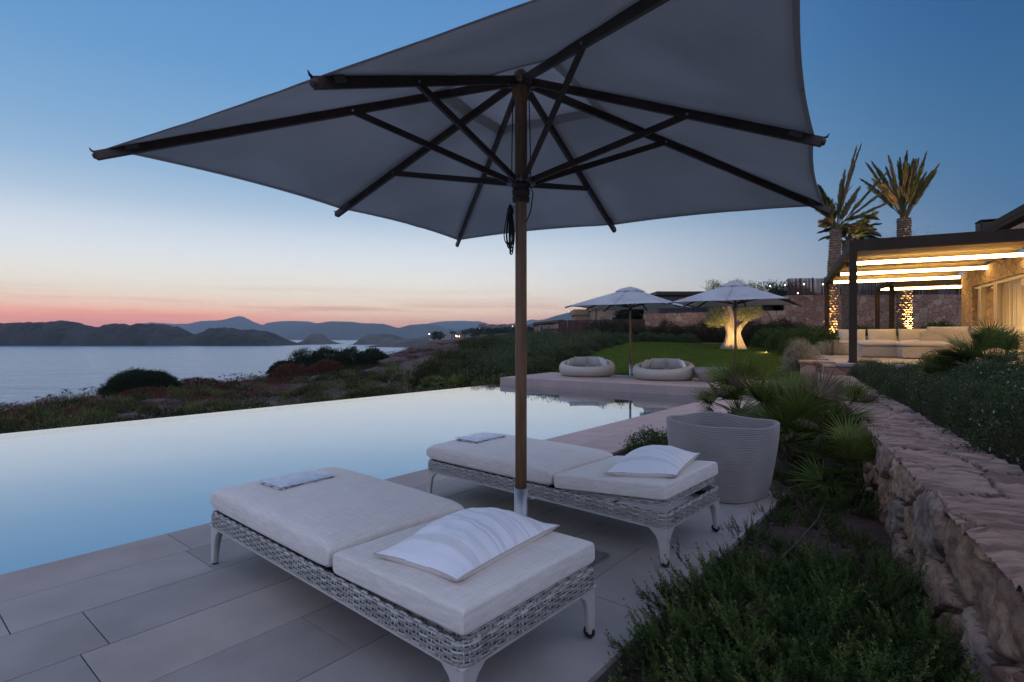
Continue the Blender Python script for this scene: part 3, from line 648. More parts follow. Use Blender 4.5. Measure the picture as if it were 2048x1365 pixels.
def seam_line(lx, ly, z_, r, pinch=0.0):
    t = np.linspace(-1, 1, 30); P = []
    for U, W in [(t, -np.ones(30)), (np.ones(30), t), (-t, np.ones(30)), (-np.ones(30), -t)]:
        P.append(np.c_[U*lx/2*(1-pinch*(1-np.abs(W)**2.5)*np.abs(U)**3), W*ly/2*(1-pinch*(1-np.abs(U)**2.5)*np.abs(W)**3), 0*U+z_])
    P = np.concatenate(P); return tube(P, r, 5, False)
def make_lounger(label, loc, rz, tilt):
    root = empty('sun_lounger', loc, rz, label, 'sun lounger', 'woven sun loungers by the pool')
    HX, HY = 1.055, 0.405
    woven_band('frame', HX, HY, 0.228, 0.306, root)
    rl = MB()
    for sy in (-1, 1): rl.box((0, sy*(HY-.016), .220), (2*HX-.06, .026, .014))
    for sx in (-1, 1): rl.box((sx*(HX-.016), 0, .2195), (.026, 2*HY-.06, .013))
    rl.build('rail', M['cast_alu'], root, bevel=0.002)
    sup = MB()
    for i in range(18): sup.box((-1.0+0.075*i, 0, .268), (.055, 2*HY-.07, .006), r=.3)
    sup.build('support_slats', M['rattan_back'], root)
    secs = [(.2255, .135), (.205, .105), (.18, .075), (.15, .058), (.11, .048), (.05, .040), (.0, .036)]
    for sx in (-1, 1):
        for sy in (-1, 1):
            lg = MB(); V = []; z_end = 0.022 if sx > 0 else 0.006
            for z_, w in secs:
                z_ = max(z_, z_end); w1 = w
                x0 = sx*(HX-.006); y0 = sy*(HY-.006); d_ = 0.030+0.2*(w-.036)
                # an L-shaped bracket at the top closing into a round leg
                V += [(x0, y0, z_), (x0-sx*w1, y0, z_), (x0-sx*w1, y0-sy*.022, z_), (x0-sx*d_, y0-sy*d_, z_), (x0-sx*.022, y0-sy*w1, z_), (x0, y0-sy*w1, z_)]
            k = len(secs); f = [(j*6+i, j*6+(i+1) % 6, (j+1)*6+(i+1) % 6, (j+1)*6+i) for j in range(k-1) for i in range(6)]+[tuple(range(6)), tuple(range((k-1)*6, k*6))]
            if sx*sy > 0: f = [t[::-1] for t in f]
            lg.add(V, f); lo = lg.build('leg', M['cast_alu'], root, bevel=0.006)
            if sx > 0:
                w_ = MB(); cx_, cy_ = sx*(HX-.026), sy*(HY-.026)
                prof = [(0, -.0), (.020, 0), (.026, .004), (.026, .018), (.020, .022), (0, .022)]
                V2, nsz = [], 20
                for off in ((-.011, ),):
                    V3 = []
                    for rr_, zz_ in prof:
                        for q in range(nsz): t = 2*math.pi*q/nsz; V3.append((cx_+rr_*math.cos(t), cy_+off[0]+zz_, .026+rr_*math.sin(t)))
                    w_.add(V3, [(a*nsz+b, a*nsz+(b+1) % nsz, (a+1)*nsz+(b+1) % nsz, (a+1)*nsz+b) for a in range(5) for b in range(nsz)])
                w_.tube([(cx_, cy_-.024, .026), (cx_, cy_+.024, .026)], .006, 8)
                w_.build('wheel', M['rubber'], lo)
            else:
                g_ = MB(); g_.lathe([(0, 0), (.016, 0), (.017, .008), (0, .008)], 12, c=(sx*(HX-.024), sy*(HY-.024), 0)); g_.build('glide', M['rubber'], lo)
    # foot cushion
    V, f = puff(1.29, .80, .130, .026, nx=90, ny=70, ex=14, rnd_=.22, wr=.006, seed=3, wfreq=5); V += np.array([-.41, 0, .369]); V[:, 2] = np.maximum(V[:, 2], .3065)
    fc_ = raw('foot_cushion', V, f, M['cushion'], root, smooth=True)
    # head part hinged at x=.25
    hinge = np.array([.265, 0, .272])
    pan = woven_band('backrest_panel', .385, .365, -0.001, .036, root, r=.03, thick=.018, inner=.8)
    ps = MB()
    for i in range(10): ps.box((-.34+.075*i, 0, .02), (.05, .70, .006))
    pso = ps.build('panel_slats', M['rattan_back'], pan)
    V, f = puff(.79, .79, .095, .004, nx=90, ny=80, ex=40, rnd_=.12, wr=.0015, seed=8); V += np.array([0, 0, .084])
    hc = raw('head_cushion', V, f, M['cushion'], root, smooth=True)
    R = Matrix.Rotation(-tilt, 4, 'Y')
    for o in (pan, hc):
        o.matrix_local = Matrix.Translation(Vector(hinge)) @ R @ Matrix.Translation(Vector((.39, 0, .0)))

    if tilt > .06:
        # prop stay under the raised backrest
        st = MB(); 
        for sy in (-1, 1): st.bar((.62, sy*.25, .26), (.80, sy*.25, .30+.54*math.sin(tilt)), .016, .012)
        st.bar((.80, -.25, .30+.54*math.sin(tilt)-.006), (.80, .25, .30+.54*math.sin(tilt)-.006), .016, .012)
        st.build('prop_stay', M['steel'], root)
    return root
u_ang = math.atan2(-0.655, 0.755)
L1 = make_lounger('nearest sun lounger, its head end lying flat, cut by the bottom edge of the photo', (-0.69, 2.7375, 0), u_ang, math.radians(1.2))
L2 = make_lounger('far sun lounger beside the ribbed planter, head end slightly raised', (0.35, 4.038, 0), u_ang-0.01, math.radians(5.2))
# ---- pillows and folded towels resting on them
M['pillow'] = bpy.data.materials.new('pillow'); M['pillow'].use_nodes = True; nt = M['pillow'].node_tree; bs = nt.nodes['Principled BSDF']
bs.inputs['Roughness'].default_value = .55; bs.inputs['Specular IOR Level'].default_value = .5; bs.inputs['Sheen Weight'].default_value = .2
tcn = N(nt, 'ShaderNodeTexCoord'); sp = N(nt, 'ShaderNodeSeparateXYZ'); nt.links.new(tcn.outputs['Object'], sp.inputs[0])
yy = mth(nt, 'ADD', mth(nt, 'MULTIPLY', sp.outputs[1], 1.35), 0.5)
W0, G0, D0 = (0.88, 0.87, 0.88, 1), (0.76, 0.74, 0.72, 1), (0.62, 0.62, 0.66, 1)
st = [(0, W0)]
for c_, w_, k_ in ((.20, .028, G0), (.30, .003, D0), (.315, .002, D0), (.40, .003, D0), (.44, .003, D0), (.455, .003, D0), (.54, .004, D0), (.56, .003, D0), (.64, .003, D0), (.68, .003, D0), (.80, .028, G0), (.9, .003, D0)):
    st += [(c_-w_-.001, W0), (c_-w_, k_), (c_+w_, k_), (c_+w_+.001, W0)]
r1 = ramp(nt, st[:25], yy, 'CONSTANT'); r2 = ramp(nt, [(0, W0)]+st[25:], yy, 'CONSTANT')
gt = mth(nt, 'GREATER_THAN', yy, .5); nt.links.new(mixc(nt, gt, r1, r2), bs.inputs['Base Color'])
nn = N(nt, 'ShaderNodeTexNoise'); nn.inputs['Scale'].default_value = 450; nt.links.new(tcn.outputs['Object'], nn.inputs[0]); bp = N(nt, 'ShaderNodeBump'); bp.inputs['Strength'].default_value = .2; bp.inputs['Distance'].default_value = .001
nt.links.new(nn.outputs[0], bp.inputs['Height']); nt.links.new(bp.outputs[0], bs.inputs['Normal'])
M['pillow_back'] = mat('pillow_back', (.66, .60, .54), .9)
def pillow(lounger, lx, ly, z_, rot, tilt, label, seed):
    cr, sr = math.cos(lounger.rotation_euler.z), math.sin(lounger.rotation_euler.z); o_ = lounger.location
    root = empty('pillow', (o_.x+cr*lx-sr*ly, o_.y+sr*lx+cr*ly, z_), 0, label, 'pillow', 'striped pillows on the loungers')
    root.rotation_euler = (Matrix.Rotation(lounger.rotation_euler.z+rot, 3, 'Z') @ Matrix.Rotation(-tilt, 3, 'Y')).to_euler()
    V, f = puff(.45, .70, .032, .086, nx=90, ny=130, ex=2.6, rnd_=.50, pinch=.07, wr=.022, seed=seed, wfreq=13, full=.42, bdome=.05); n = len(V)//2
    V[n:, 2] = np.maximum(V[n:, 2], -.034)
    m = len(f)//2
    # the top sheet carries the stripes, the underside is plain
    raw('cover', V[:n], f[:m], M['pillow'], root, smooth=True); raw('underside', V[n:], f[m:]-n, M['pillow_back'], root, smooth=True)
    V, f = seam_line(.45, .70, 0.0, .004, .08); s_ = MB(); s_.add(V, f); s_.build('piping', M['piping'], root, smooth=True)
    return root
pillow(L1, .66, .03, .438, math.radians(5), math.radians(1.2), 'white striped pillow on the nearest lounger', 3)
pillow(L2, .755, .04, .482, math.radians(12), math.radians(5.2), 'white striped pillow on the far lounger beside the planter', 12)
M['towel'] = mat('towel', (.80, .80, .83), .6, (.66, .66, .74), 30, contrast=(.45, .55), bump=.3, bscale=40)
M['towel_print'] = mat('towel_print', (.68, .66, .68), .8, (.13, .08, .13), 45, detail=1, contrast=(.47, .53))
M['film'] = bpy.data.materials.new('film'); M['film'].use_nodes = True; nt = M['film'].node_tree; nt.nodes.clear()
tr = N(nt, 'ShaderNodeBsdfTransparent'); gl = N(nt, 'ShaderNodeBsdfGlossy'); gl.inputs['Roughness'].default_value = .12; mx = N(nt, 'ShaderNodeMixShader')
lw = N(nt, 'ShaderNodeLayerWeight'); lw.inputs[0].default_value = .5; nt.links.new(mth(nt, 'ADD', mth(nt, 'MULTIPLY', lw.outputs[0], .15), .05), mx.inputs[0])
nt.links.new(tr.outputs[0], mx.inputs[1]); nt.links.new(gl.outputs[0], mx.inputs[2]); ou = N(nt, 'ShaderNodeOutputMaterial'); nt.links.new(mx.outputs[0], ou.inputs[0])
def towel(lounger, lx, ly, sx, sy, label, seed):
    cr, sr = math.cos(lounger.rotation_euler.z), math.sin(lounger.rotation_euler.z); o_ = lounger.location
    root = empty('folded_towel', (o_.x+cr*lx-sr*ly, o_.y+sr*lx+cr*ly, .449), lounger.rotation_euler.z+.05, label, 'towel', 'folded towels on the loungers')
    V, f = puff(sx, sy, .010, .001, nx=40, ny=40, ex=14, rnd_=.35, wr=.001, seed=seed); V += np.array([0, 0, .008]); a = raw('lower_fold', V, f, M['towel_print'], root, smooth=True)
    V, f = puff(sx*.99, sy*.985, .010, .002, nx=40, ny=40, ex=14, rnd_=.35, wr=.003, seed=seed+1); V += np.array([0, 0, .020]); raw('upper_fold', V, f, M['towel'], root, smooth=True)
    V, f = puff(sx*1.06, sy*1.08, .030, .003, nx=50, ny=50, ex=10, rnd_=.4, wr=.005, seed=seed+2, wfreq=22); V += np.array([0, 0, .019]); raw('plastic_film', V, f, M['film'], root, smooth=True)
    return root
towel(L1, -.764, -.02, .25, .345, 'folded white towel with a dark print, on the nearest lounger', 5)
towel(L2, -.82, 0.0, .25, .36, 'folded towel at the pool end of the far lounger', 9)
# ================================================================ PLANTER
pt_ = empty('planter', (1.785, 4.60, 0), 0.62, 'large ribbed taupe planter, rounded square, behind the far lounger', 'planter')
nr = 42; prof = []
for k in range(nr):
    for s_, o_ in ((0, -.0038), (.25, .0018), (.5, .0036), (.75, .0018)): prof.append(((k+s_)/nr, o_))
prof.append((1.0, -.0045)); prof = np.array(prof)
def pot_pt(h, off, rim_t=None):
    n = 120; t = np.linspace(0, 2*np.pi, n, endpoint=False); e = 3.1
    rr_ = 1/(np.abs(np.cos(t))**e+np.abs(np.sin(t))**e)**(1/e)
    hh = h; w = .322+.080*(1-(1-hh)**1.5)-.008*max(0, hh-.85)
    rad = (w+off)*rr_; zt = .605+.020*(rr_-1.08)/.15+.008*np.cos(t-2.0)
    return np.c_[rad*np.cos(t), rad*np.sin(t), 0.004+zt*hh]
V = [pot_pt(h, o_) for h, o_ in prof]; inn = [(1.0, -.004), (1.005, -.010), (1.0, -.018)]+[(h, -.022+(-o_)*.9) for h, o_ in prof[::-1] if h > .25]+[(.25, -.05)]
V += [pot_pt(h, o_) for h, o_ in inn]; n = 120; k = len(V); V = np.concatenate(V)
i, j = np.meshgrid(np.arange(n), np.arange(k-1), indexing='ij'); g = np.stack([j*n+i, j*n+(i+1) % n, (j+1)*n+(i+1) % n, (j+1)*n+i], -1).reshape(-1, 4)
raw('shell', V, g, M['pot'], pt_, smooth=True)
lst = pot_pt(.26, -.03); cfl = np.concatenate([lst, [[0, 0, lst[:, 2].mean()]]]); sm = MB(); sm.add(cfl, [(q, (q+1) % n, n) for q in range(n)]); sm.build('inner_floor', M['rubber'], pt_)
b0 = pot_pt(0, -.0045); sm = MB(); sm.add(np.concatenate([b0, [[0, 0, .004]]]), [((q+1) % n, q, n) for q in range(n)]); sm.build('base', M['pot'], pt_)
# ================================================================ ROUND DAYBEDS
M['woven_light'] = mat('woven_light', (.50, .44, .37), .7, (.42, .37, .31), 9, stretch=(1, 1, 8), bump=.5, bscale=60, bdist=.006)
M['daypillow'] = weave_cloth('day_pillow', (.50, .46, .42), (.60, .56, .52), 300, .2)
M['daypillow_white'] = weave_cloth('day_pillow_white', (.68, .68, .68), (.75, .75, .75), 300, .2)
def daybed(loc, label, rot):
    root = empty('round_daybed', loc, 0, label, 'daybed', 'round woven daybeds on the platform')
    n = 96; outer = [(.66, .0), (.735, .012), (.79, .06), (.825, .13), (.842, .20), (.838, .28), (.815, .35), (.775, .395), (.735, .41)]
    inner = [(.70, .405), (.675, .37), (.665, .30), (.66, .20)]; V = []
    for rr_, zz_ in outer+inner:
        t = np.arange(n)*2*np.pi/n; seam = 1-.006*np.exp(-((np.mod(t*16/(2*np.pi), 1)-.5)/.08)**2); hi = 1+.26*np.cos(t-rot)*min(1, zz_/.35)
        V.append(np.c_[rr_*seam*np.cos(t), rr_*seam*np.sin(t), zz_*hi])
    k = len(V); i, j = np.meshgrid(np.arange(n), np.arange(k-1), indexing='ij'); g = np.stack([j*n+i, j*n+(i+1) % n, (j+1)*n+(i+1) % n, (j+1)*n+i], -1).reshape(-1, 4)
    raw('woven_shell', np.concatenate(V), g, M['woven_light'], root, smooth=True)
    m_ = MB(); m_.lathe([(0, .24), (.60, .24), (.64, .22), (.655, .18), (.65, .12), (0, .12)], 48); m_.build('mattress', M['daypillow'], root, smooth=True)
    for q, (an, wh) in enumerate(((rot+1.35, 0), (rot+.55, 0), (rot-.35, 0), (rot-1.1, 1), (rot-1.35, 1))):
        V, f = puff(.36, .46, .05, .05, nx=26, ny=26, ex=2.4, rnd_=.6, pinch=.06, wr=.006, seed=q)
        o = raw('back_pillow', V, f, M['daypillow_white'] if wh else M['daypillow'], root, smooth=True)
        o.matrix_local = Matrix.Translation(Vector((.52*math.cos(an), .52*math.sin(an), .37+.04*math.cos(an-rot)))) @ Matrix.Rotation(an, 4, 'Z') @ Matrix.Rotation(math.radians(62), 4, 'Y')
        if wh: o['label'] = 'white pillow'
    return root
daybed((2.27, 16.35, PZ), 'round woven daybed on the left, nearest the infinity edge', math.radians(75))
daybed((4.18, 14.90, PZ), 'round woven daybed in the middle, touching the grey bowl', math.radians(60))
bw = empty('bowl', (5.22, 14.15, PZ), 0, 'smooth grey conical bowl beside the middle daybed', 'bowl')
b = MB(); b.lathe([(0, 0), (.25, 0), (.28, .02), (.40, .22), (.445, .345), (.43, .35), (.36, .22), (.22, .08), (0, .07)], 48); b.build('basin', M['pot'], bw, smooth=True)
b = MB(); b.lathe([(.43, .349), (.452, .344), (.452, .356), (.43, .356)], 48); b.build('rim', M['pot'], bw, smooth=True)
# ================================================================ STONE RETAINING WALL
P2 = np.array([.451, .8925, 0]); Q2 = np.array([.8925, -.451, 0])      # away along the wall / to its right
W0p = np.array([1.956, 2.44, 0]); WH, WW = .520, .57
def stone_mat(name, cols, scale=3.0, mortar=(.10, .075, .06), width=.06, bump=.6, use_rnd=False, dist=.03, zs=1.35):
    m = bpy.data.materials.new(name); m.use_nodes = True; nt = m.node_tree; bs = nt.nodes['Principled BSDF']; bs.inputs['Roughness'].default_value = .9
    tcn = N(nt, 'ShaderNodeTexCoord'); mp_ = N(nt, 'ShaderNodeMapping'); mp_.inputs['Scale'].default_value = (scale, scale, scale*zs); nt.links.new(tcn.outputs['Object'], mp_.inputs[0])
    nn = N(nt, 'ShaderNodeTexNoise'); nn.inputs['Scale'].default_value = 1.5; nt.links.new(mp_.outputs[0], nn.inputs[0])
    vec = mixc(nt, .12, mp_.outputs[0], nn.outputs[1])
    vo = N(nt, 'ShaderNodeTexVoronoi', feature='F1'); vo.inputs['Scale'].default_value = 1; nt.links.new(vec, vo.inputs['Vector'])
    ve = N(nt, 'ShaderNodeTexVoronoi', feature='DISTANCE_TO_EDGE'); ve.inputs['Scale'].default_value = 1; nt.links.new(vec, ve.inputs['Vector'])
    sx = N(nt, 'ShaderNodeSeparateColor'); nt.links.new(vo.outputs['Color'], sx.inputs[0])
    cr = ramp(nt, [(i/(len(cols)-1), tuple(c)+(1,)) for i, c in enumerate(cols)], sx.outputs[0])
    n2 = N(nt, 'ShaderNodeTexNoise'); n2.inputs['Scale'].default_value = scale*2.2; n2.inputs['Detail'].default_value = 8; nt.links.new(tcn.outputs['Object'], n2.inputs[0])
    cr = mixc(nt, .45, cr, ramp(nt, [(.3, (.55, .5, .48, 1)), (.7, (1.2, 1.15, 1.1, 1))], n2.outputs[0]), 'MULTIPLY')
    ed = ramp(nt, [(width*.3, (0, 0, 0, 1)), (width, (1, 1, 1, 1))], ve.outputs['Distance'])
    nt.links.new(mixc(nt, ed, tuple(mortar)+(1,), cr), bs.inputs['Base Color'])
    bp = N(nt, 'ShaderNodeBump'); bp.inputs['Strength'].default_value = bump; bp.inputs['Distance'].default_value = dist
    nt.links.new(mth(nt, 'ADD', mth(nt, 'MULTIPLY', ed, 1.0), mth(nt, 'MULTIPLY', n2.outputs[0], .8)), bp.inputs['Height']); nt.links.new(bp.outputs[0], bs.inputs['Normal'])
    return m
STC = [(.36, .20, .13), (.42, .29, .20), (.30, .17, .12), (.46, .36, .26), (.34, .26, .22), (.40, .22, .15), (.48, .40, .32)]
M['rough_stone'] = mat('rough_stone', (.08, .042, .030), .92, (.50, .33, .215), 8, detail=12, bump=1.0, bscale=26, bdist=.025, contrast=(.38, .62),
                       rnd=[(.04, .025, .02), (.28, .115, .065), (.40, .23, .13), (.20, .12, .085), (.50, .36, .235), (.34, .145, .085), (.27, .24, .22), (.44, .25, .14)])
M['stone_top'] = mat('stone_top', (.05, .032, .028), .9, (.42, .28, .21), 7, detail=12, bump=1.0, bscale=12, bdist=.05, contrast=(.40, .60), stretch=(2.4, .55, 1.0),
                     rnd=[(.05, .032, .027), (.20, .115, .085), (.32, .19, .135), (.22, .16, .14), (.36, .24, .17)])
# front face and top as one rough skin: voronoi stones carved into a dense sheet (u along the wall, v up and over)
def wall_skin(u0, u1, nu, seed, z0=-.12):
    Us = np.concatenate([np.geomspace(1, 1+(u1-u0), nu)-1])+u0
    vs = np.concatenate([np.linspace(z0, WH-.03, 54), WH+np.linspace(0.01, WW+.03, 56)])   # arc length
    U, Vv = np.meshgrid(Us, vs, indexing='ij'); top = Vv > WH-.001
    # cells
    r_ = np.random.default_rng(seed); sp = []
    for (va, vb, su, sv) in ((z0, .20, .34, .17), (.20, WH+.02, .46, .33), (WH+.02, WH+WW+.1, .62, .40)):
        uu = u0-1
        while uu < u1+1:
            vv = va+sv/2
            while vv < vb:
                sp.append((uu+r_.uniform(-.35, .35)*su, vv+r_.uniform(-.3, .3)*sv, r_.random())); vv += sv
            uu += su
    sp = np.array(sp); q = np.c_[U.ravel(), Vv.ravel()]
    q = q + np.c_[.05*vnoise(np.c_[q, 0*q[:, 0]], 5, 1), .05*vnoise(np.c_[q, 0*q[:, 0]], 5, 2)]
    d1 = np.full(len(q), 9.); d2 = np.full(len(q), 9.); id1 = np.zeros(len(q), int)
    order = np.argsort(sp[:, 0]); sp = sp[order]
    for c0 in range(0, len(q), 4000):
        qq = q[c0:c0+4000]; lo = np.searchsorted(sp[:, 0], qq[:, 0].min()-1.2); hi = np.searchsorted(sp[:, 0], qq[:, 0].max()+1.2); S_ = sp[lo:hi]
        D = np.sqrt(((qq[:, None, 0]-S_[None, :, 0])*.8)**2 + (qq[:, None, 1]-S_[None, :, 1])**2); a = np.argsort(D, axis=1)[:, :2]; r2 = np.arange(len(qq))
        d1[c0:c0+4000] = D[r2, a[:, 0]]; d2[c0:c0+4000] = D[r2, a[:, 1]]; id1[c0:c0+4000] = a[:, 0]+lo
    e = np.clip((d2-d1)/.030, 0, 1).reshape(U.shape); sid = sp[id1, 2].reshape(U.shape)
    P = np.c_[U.ravel(), Vv.ravel(), 0*U.ravel()]
    rough = vnoise(P, 7, 3, 4).reshape(U.shape); fine = vnoise(P*np.array([1, 1, 1]), 26, 6, 3).reshape(U.shape)
    lay = vnoise(P*np.array([26, 5, 1]), 1.0, 9, 3).reshape(U.shape)
    disp = np.where(top, .030*(e-1)+.010*rough+.008*fine+.016*(np.abs(lay)*2-.6), .060*(e-1)+.050*(sid-.5)+.024*rough+.018*fine)
    h = np.minimum(Vv, WH); w = np.maximum(Vv-WH, 0)
    lip = np.exp(-((Vv-WH)/.05)**2)
    X = w - disp*(~top) + lip*.012; Z = h + disp*top + .018*(sid-.5)*top - lip*.012 + .02*vnoise(np.c_[U.ravel(), 0*U.ravel(), 0*U.ravel()], .8, 4).reshape(U.shape)*(Vv > .4)
    X = X + .04*(.5-Vv/WH)*(~top)*-1
    pos = W0p + U[..., None]*P2 + X[..., None]*Q2 + Z[..., None]*np.array([0, 0, 1])
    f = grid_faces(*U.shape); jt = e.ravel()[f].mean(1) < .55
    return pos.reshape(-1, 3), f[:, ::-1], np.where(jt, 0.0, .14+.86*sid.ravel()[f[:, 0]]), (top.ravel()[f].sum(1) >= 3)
ws = empty('stone_wall', tuple(W0p+P2*4), math.atan2(P2[1], P2[0]), 'low rough stone retaining wall running from the right foreground to the terrace', 'wall')
V, f, sd_, tp_ = wall_skin(-3.2, 13.6, 900, 5); V2 = (V-(W0p+P2*4)) @ np.array([P2, [-P2[1], P2[0], 0], [0, 0, 1]]).T
def sub(V, f, k):
    used, inv = np.unique(f[k].ravel(), return_inverse=True); return V[used], inv.reshape(-1, 4)
Va, fa = sub(V2, f, ~tp_); raw('wall_face', Va, fa, M['rough_stone'], ws, smooth=False, rnd=sd_[~tp_])
Va, fa = sub(V2, f, tp_); raw('coping', Va, fa, M['stone_top'], ws, smooth=False, rnd=sd_[tp_])
d = MB(); d.box(((13.6-3.2)/2-4, -(WW/2)-.035, .15), (16.6, WW-.14, .60)); d.build('wall_core', M['joint'], ws)
# raised bed behind the wall
M['dark_soil'] = M['bed_soil']
uu, ww = np.meshgrid(np.arange(-3.2, 13.8, .25), np.arange(.50, 7.2, .25), indexing='ij')
pos = W0p + uu[..., None]*P2 + ww[..., None]*Q2
zz = .46 + .04*vnoise(pos.reshape(-1, 3), .8, 6).reshape(uu.shape) + np.clip((ww-.6)*.05, 0, .2)
tag(raw('raised_bed', np.c_[pos[..., 0].ravel(), pos[..., 1].ravel(), zz.ravel()], grid_faces(*uu.shape), M['bed_soil'], smooth=True), kind='structure')

# ================================================================ VEGETATION
GR = {}
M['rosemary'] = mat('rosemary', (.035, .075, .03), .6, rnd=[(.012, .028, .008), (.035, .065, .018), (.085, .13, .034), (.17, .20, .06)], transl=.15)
M['stem'] = mat('stem', (.10, .07, .045), .9)
M['shrub_leaf'] = mat('shrub_leaf', (.04, .06, .03), .65, rnd=[(.022, .036, .014), (.045, .066, .026), (.075, .098, .040), (.12, .135, .06)], transl=.12)
M['petal'] = mat('petal', (.62, .62, .78), .7)
M['petal_lilac'] = mat('petal_lilac', (.40, .38, .68), .7)
M['fan'] = mat('fan_leaf', (.05, .10, .035), .45, rnd=[(.028, .05, .014), (.06, .095, .022), (.11, .14, .030), (.20, .18, .05)], transl=.15)
M['fan_dry'] = mat('fan_dry', (.22, .16, .10), .8, rnd=[(.14, .10, .06), (.28, .21, .14)])
M['fibre'] = mat('fibre', (.09, .06, .035), .95, (.05, .035, .022), 30, bump=.8)
def rosemary(r, h, nst, seed, npn=64, lilac=0):
    """sprawling rosemary: arching branches with dense needle plumes that turn up at the tips"""
    g = np.random.default_rng(seed); S = MB(); Cs = []; Ds = []; Ls = []; Rs = []; fl = []
    for k in range(nst):
        an = g.uniform(0, 2*np.pi); r0 = r*.45*math.sqrt(g.random()); out = np.array([math.cos(an), math.sin(an), 0])
        an2 = an+g.normal(0, .45); dr = np.array([math.cos(an2), math.sin(an2), 0]); L = (h+r*.45)*g.uniform(.55, 1.1); lean = np.clip(g.normal(.92, .30), .15, 1.4)
        t = np.linspace(0, 1, 10); hor = np.sin(lean*1.2)*L*(t-.22*t**3); ver = L*(np.cos(lean*1.05)*t*(1-.30*t)+.20*t**3)
        P = out*r0+np.outer(hor, dr)+np.outer(ver, [0, 0, 1])+np.cumsum(g.normal(0, .005, (10, 3)), 0); P[:, 2] = np.maximum(P[:, 2], .012); tone = g.normal(0, .17)
        if k % 2 == 0: S.tube(P, np.linspace(.0028, .0008, 10), 3, False)
        subs = [P]
        for q in range(4):
            i = g.integers(2, 9); T = P[i]-P[i-1]; D = norm((T*2.5+g.normal(0, .022, 3)+np.array([0, 0, .008]))[None])[0]; l2 = L*g.uniform(.20, .42); tt = np.linspace(0, 1, 5)
            subs.append(P[i]+np.outer(tt, D)*l2+np.outer(tt**2, [0, 0, 1])*l2*.25)
        for sI, Pp in enumerate(subs):
            n = npn if sI == 0 else int(npn*.42); lo = .25 if sI == 0 else 0; u = np.sort(g.uniform(lo, 1, n))*(len(Pp)-1); i = np.clip(u.astype(int), 0, len(Pp)-2); f_ = (u-i)[:, None]
            T = norm(Pp[i+1]-Pp[i]); rad = g.normal(0, 1, (n, 3)); rad = norm(rad-(rad*T).sum(1)[:, None]*T); fr_ = u/(len(Pp)-1)
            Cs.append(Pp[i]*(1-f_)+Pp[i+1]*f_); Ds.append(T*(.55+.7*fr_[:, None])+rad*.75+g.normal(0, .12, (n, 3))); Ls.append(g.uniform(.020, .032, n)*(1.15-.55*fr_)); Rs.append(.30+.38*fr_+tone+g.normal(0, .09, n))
        if lilac and g.random() < lilac: fl.append(P[g.integers(5, 9)])
    V, F_ = kites(np.concatenate(Cs), np.concatenate(Ds), np.concatenate(Ls), .0052, g, .5)
    return V, F_, np.clip(np.concatenate(Rs), 0, 1), S, fl
def flowers(points, size, g):
    V, Fs = [], []
    Cn = []; D = []
    for p in points:
        for q in range(5): Cn.append(p+g.normal(0, size*.3, 3)); D.append(g.normal(0, 1, 3)+np.array([0, 0, .8]))
    return kites(np.array(Cn), np.array(D), size, size*.7, g)
def plant(name, parts, label=None, cat=None, group=None, leafname='foliage', lm=None, flower_m=None):
    V, F_, rn, S, fl = parts; root = empty(name, (0, 0, 0), 0, label, cat, group)
    raw(leafname, V, F_, lm, root, rnd=rn)
    if S is not None and S.n: S.build('stems', M['stem'], root)
    if fl:
        g = np.random.default_rng(1); Vf, Ff = flowers(fl, .011, g); raw('flowers', Vf, Ff, flower_m or M['petal'], root)
    return root
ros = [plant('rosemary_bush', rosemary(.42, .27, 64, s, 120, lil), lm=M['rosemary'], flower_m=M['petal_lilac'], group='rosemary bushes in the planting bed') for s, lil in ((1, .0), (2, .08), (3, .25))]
def place(protos, used, spots, labels, cat, group):
    for i, (x, y, z_, sc, rz, v) in enumerate(spots):
        pr = protos[v]
        if v in used: o = copy_tree(pr)
        else: o = pr; used.add(v)
        o.location = (x, y, z_); o.rotation_euler = (0, 0, rz); o.scale = (sc, sc, sc) if not isinstance(sc, tuple) else sc
        tag(o, labels[i] if isinstance(labels, (list, tuple)) else labels, cat, group)
# bushes on the bed: (x,y) read from the photo
RB = [(1425,1225,.82,1), (1500,1205,.95,0), (1600,1200,1.0,0), (1710,1190,.95,1), (1800,1220,.85,0), (1400,1320,.85,1), (1500,1340,1.0,0), (1620,1350,1.1,1), (1750,1340,1.05,0), (1865,1360,.9,1), (1390,1480,.85,0), (1560,1520,1.1,0), (1740,1540,1.1,1), (1890,1500,.8,0), (1490,1135,.50,1),
      (1500,1070,.45,2), (1600,1005,.62,2), (1660,960,.8,2), (1705,1010,.62,2), (1590,1100,.40,1), (1700,1075,.42,2), (1590,955,.6,2), (1640,1040,.42,0), (1745,1130,.45,1), (1550,1030,.38,2), (1560,1150,.55,0), (1650,1130,.50,1), (1450,1150,.40,2), (1630,975,.55,2)]
sp = []; lb = []
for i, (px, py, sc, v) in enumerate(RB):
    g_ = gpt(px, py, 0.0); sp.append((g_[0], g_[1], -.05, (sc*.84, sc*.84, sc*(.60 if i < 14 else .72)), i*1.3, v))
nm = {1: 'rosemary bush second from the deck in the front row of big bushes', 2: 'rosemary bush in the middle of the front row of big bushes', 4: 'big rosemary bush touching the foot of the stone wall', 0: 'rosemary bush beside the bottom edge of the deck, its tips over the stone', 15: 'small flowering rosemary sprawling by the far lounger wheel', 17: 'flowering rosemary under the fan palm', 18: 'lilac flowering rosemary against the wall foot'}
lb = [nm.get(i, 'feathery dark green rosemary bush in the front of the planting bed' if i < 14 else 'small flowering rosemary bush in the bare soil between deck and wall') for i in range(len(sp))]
place(ros, set(), sp, lb, 'rosemary bush', 'rosemary bushes in the planting bed')

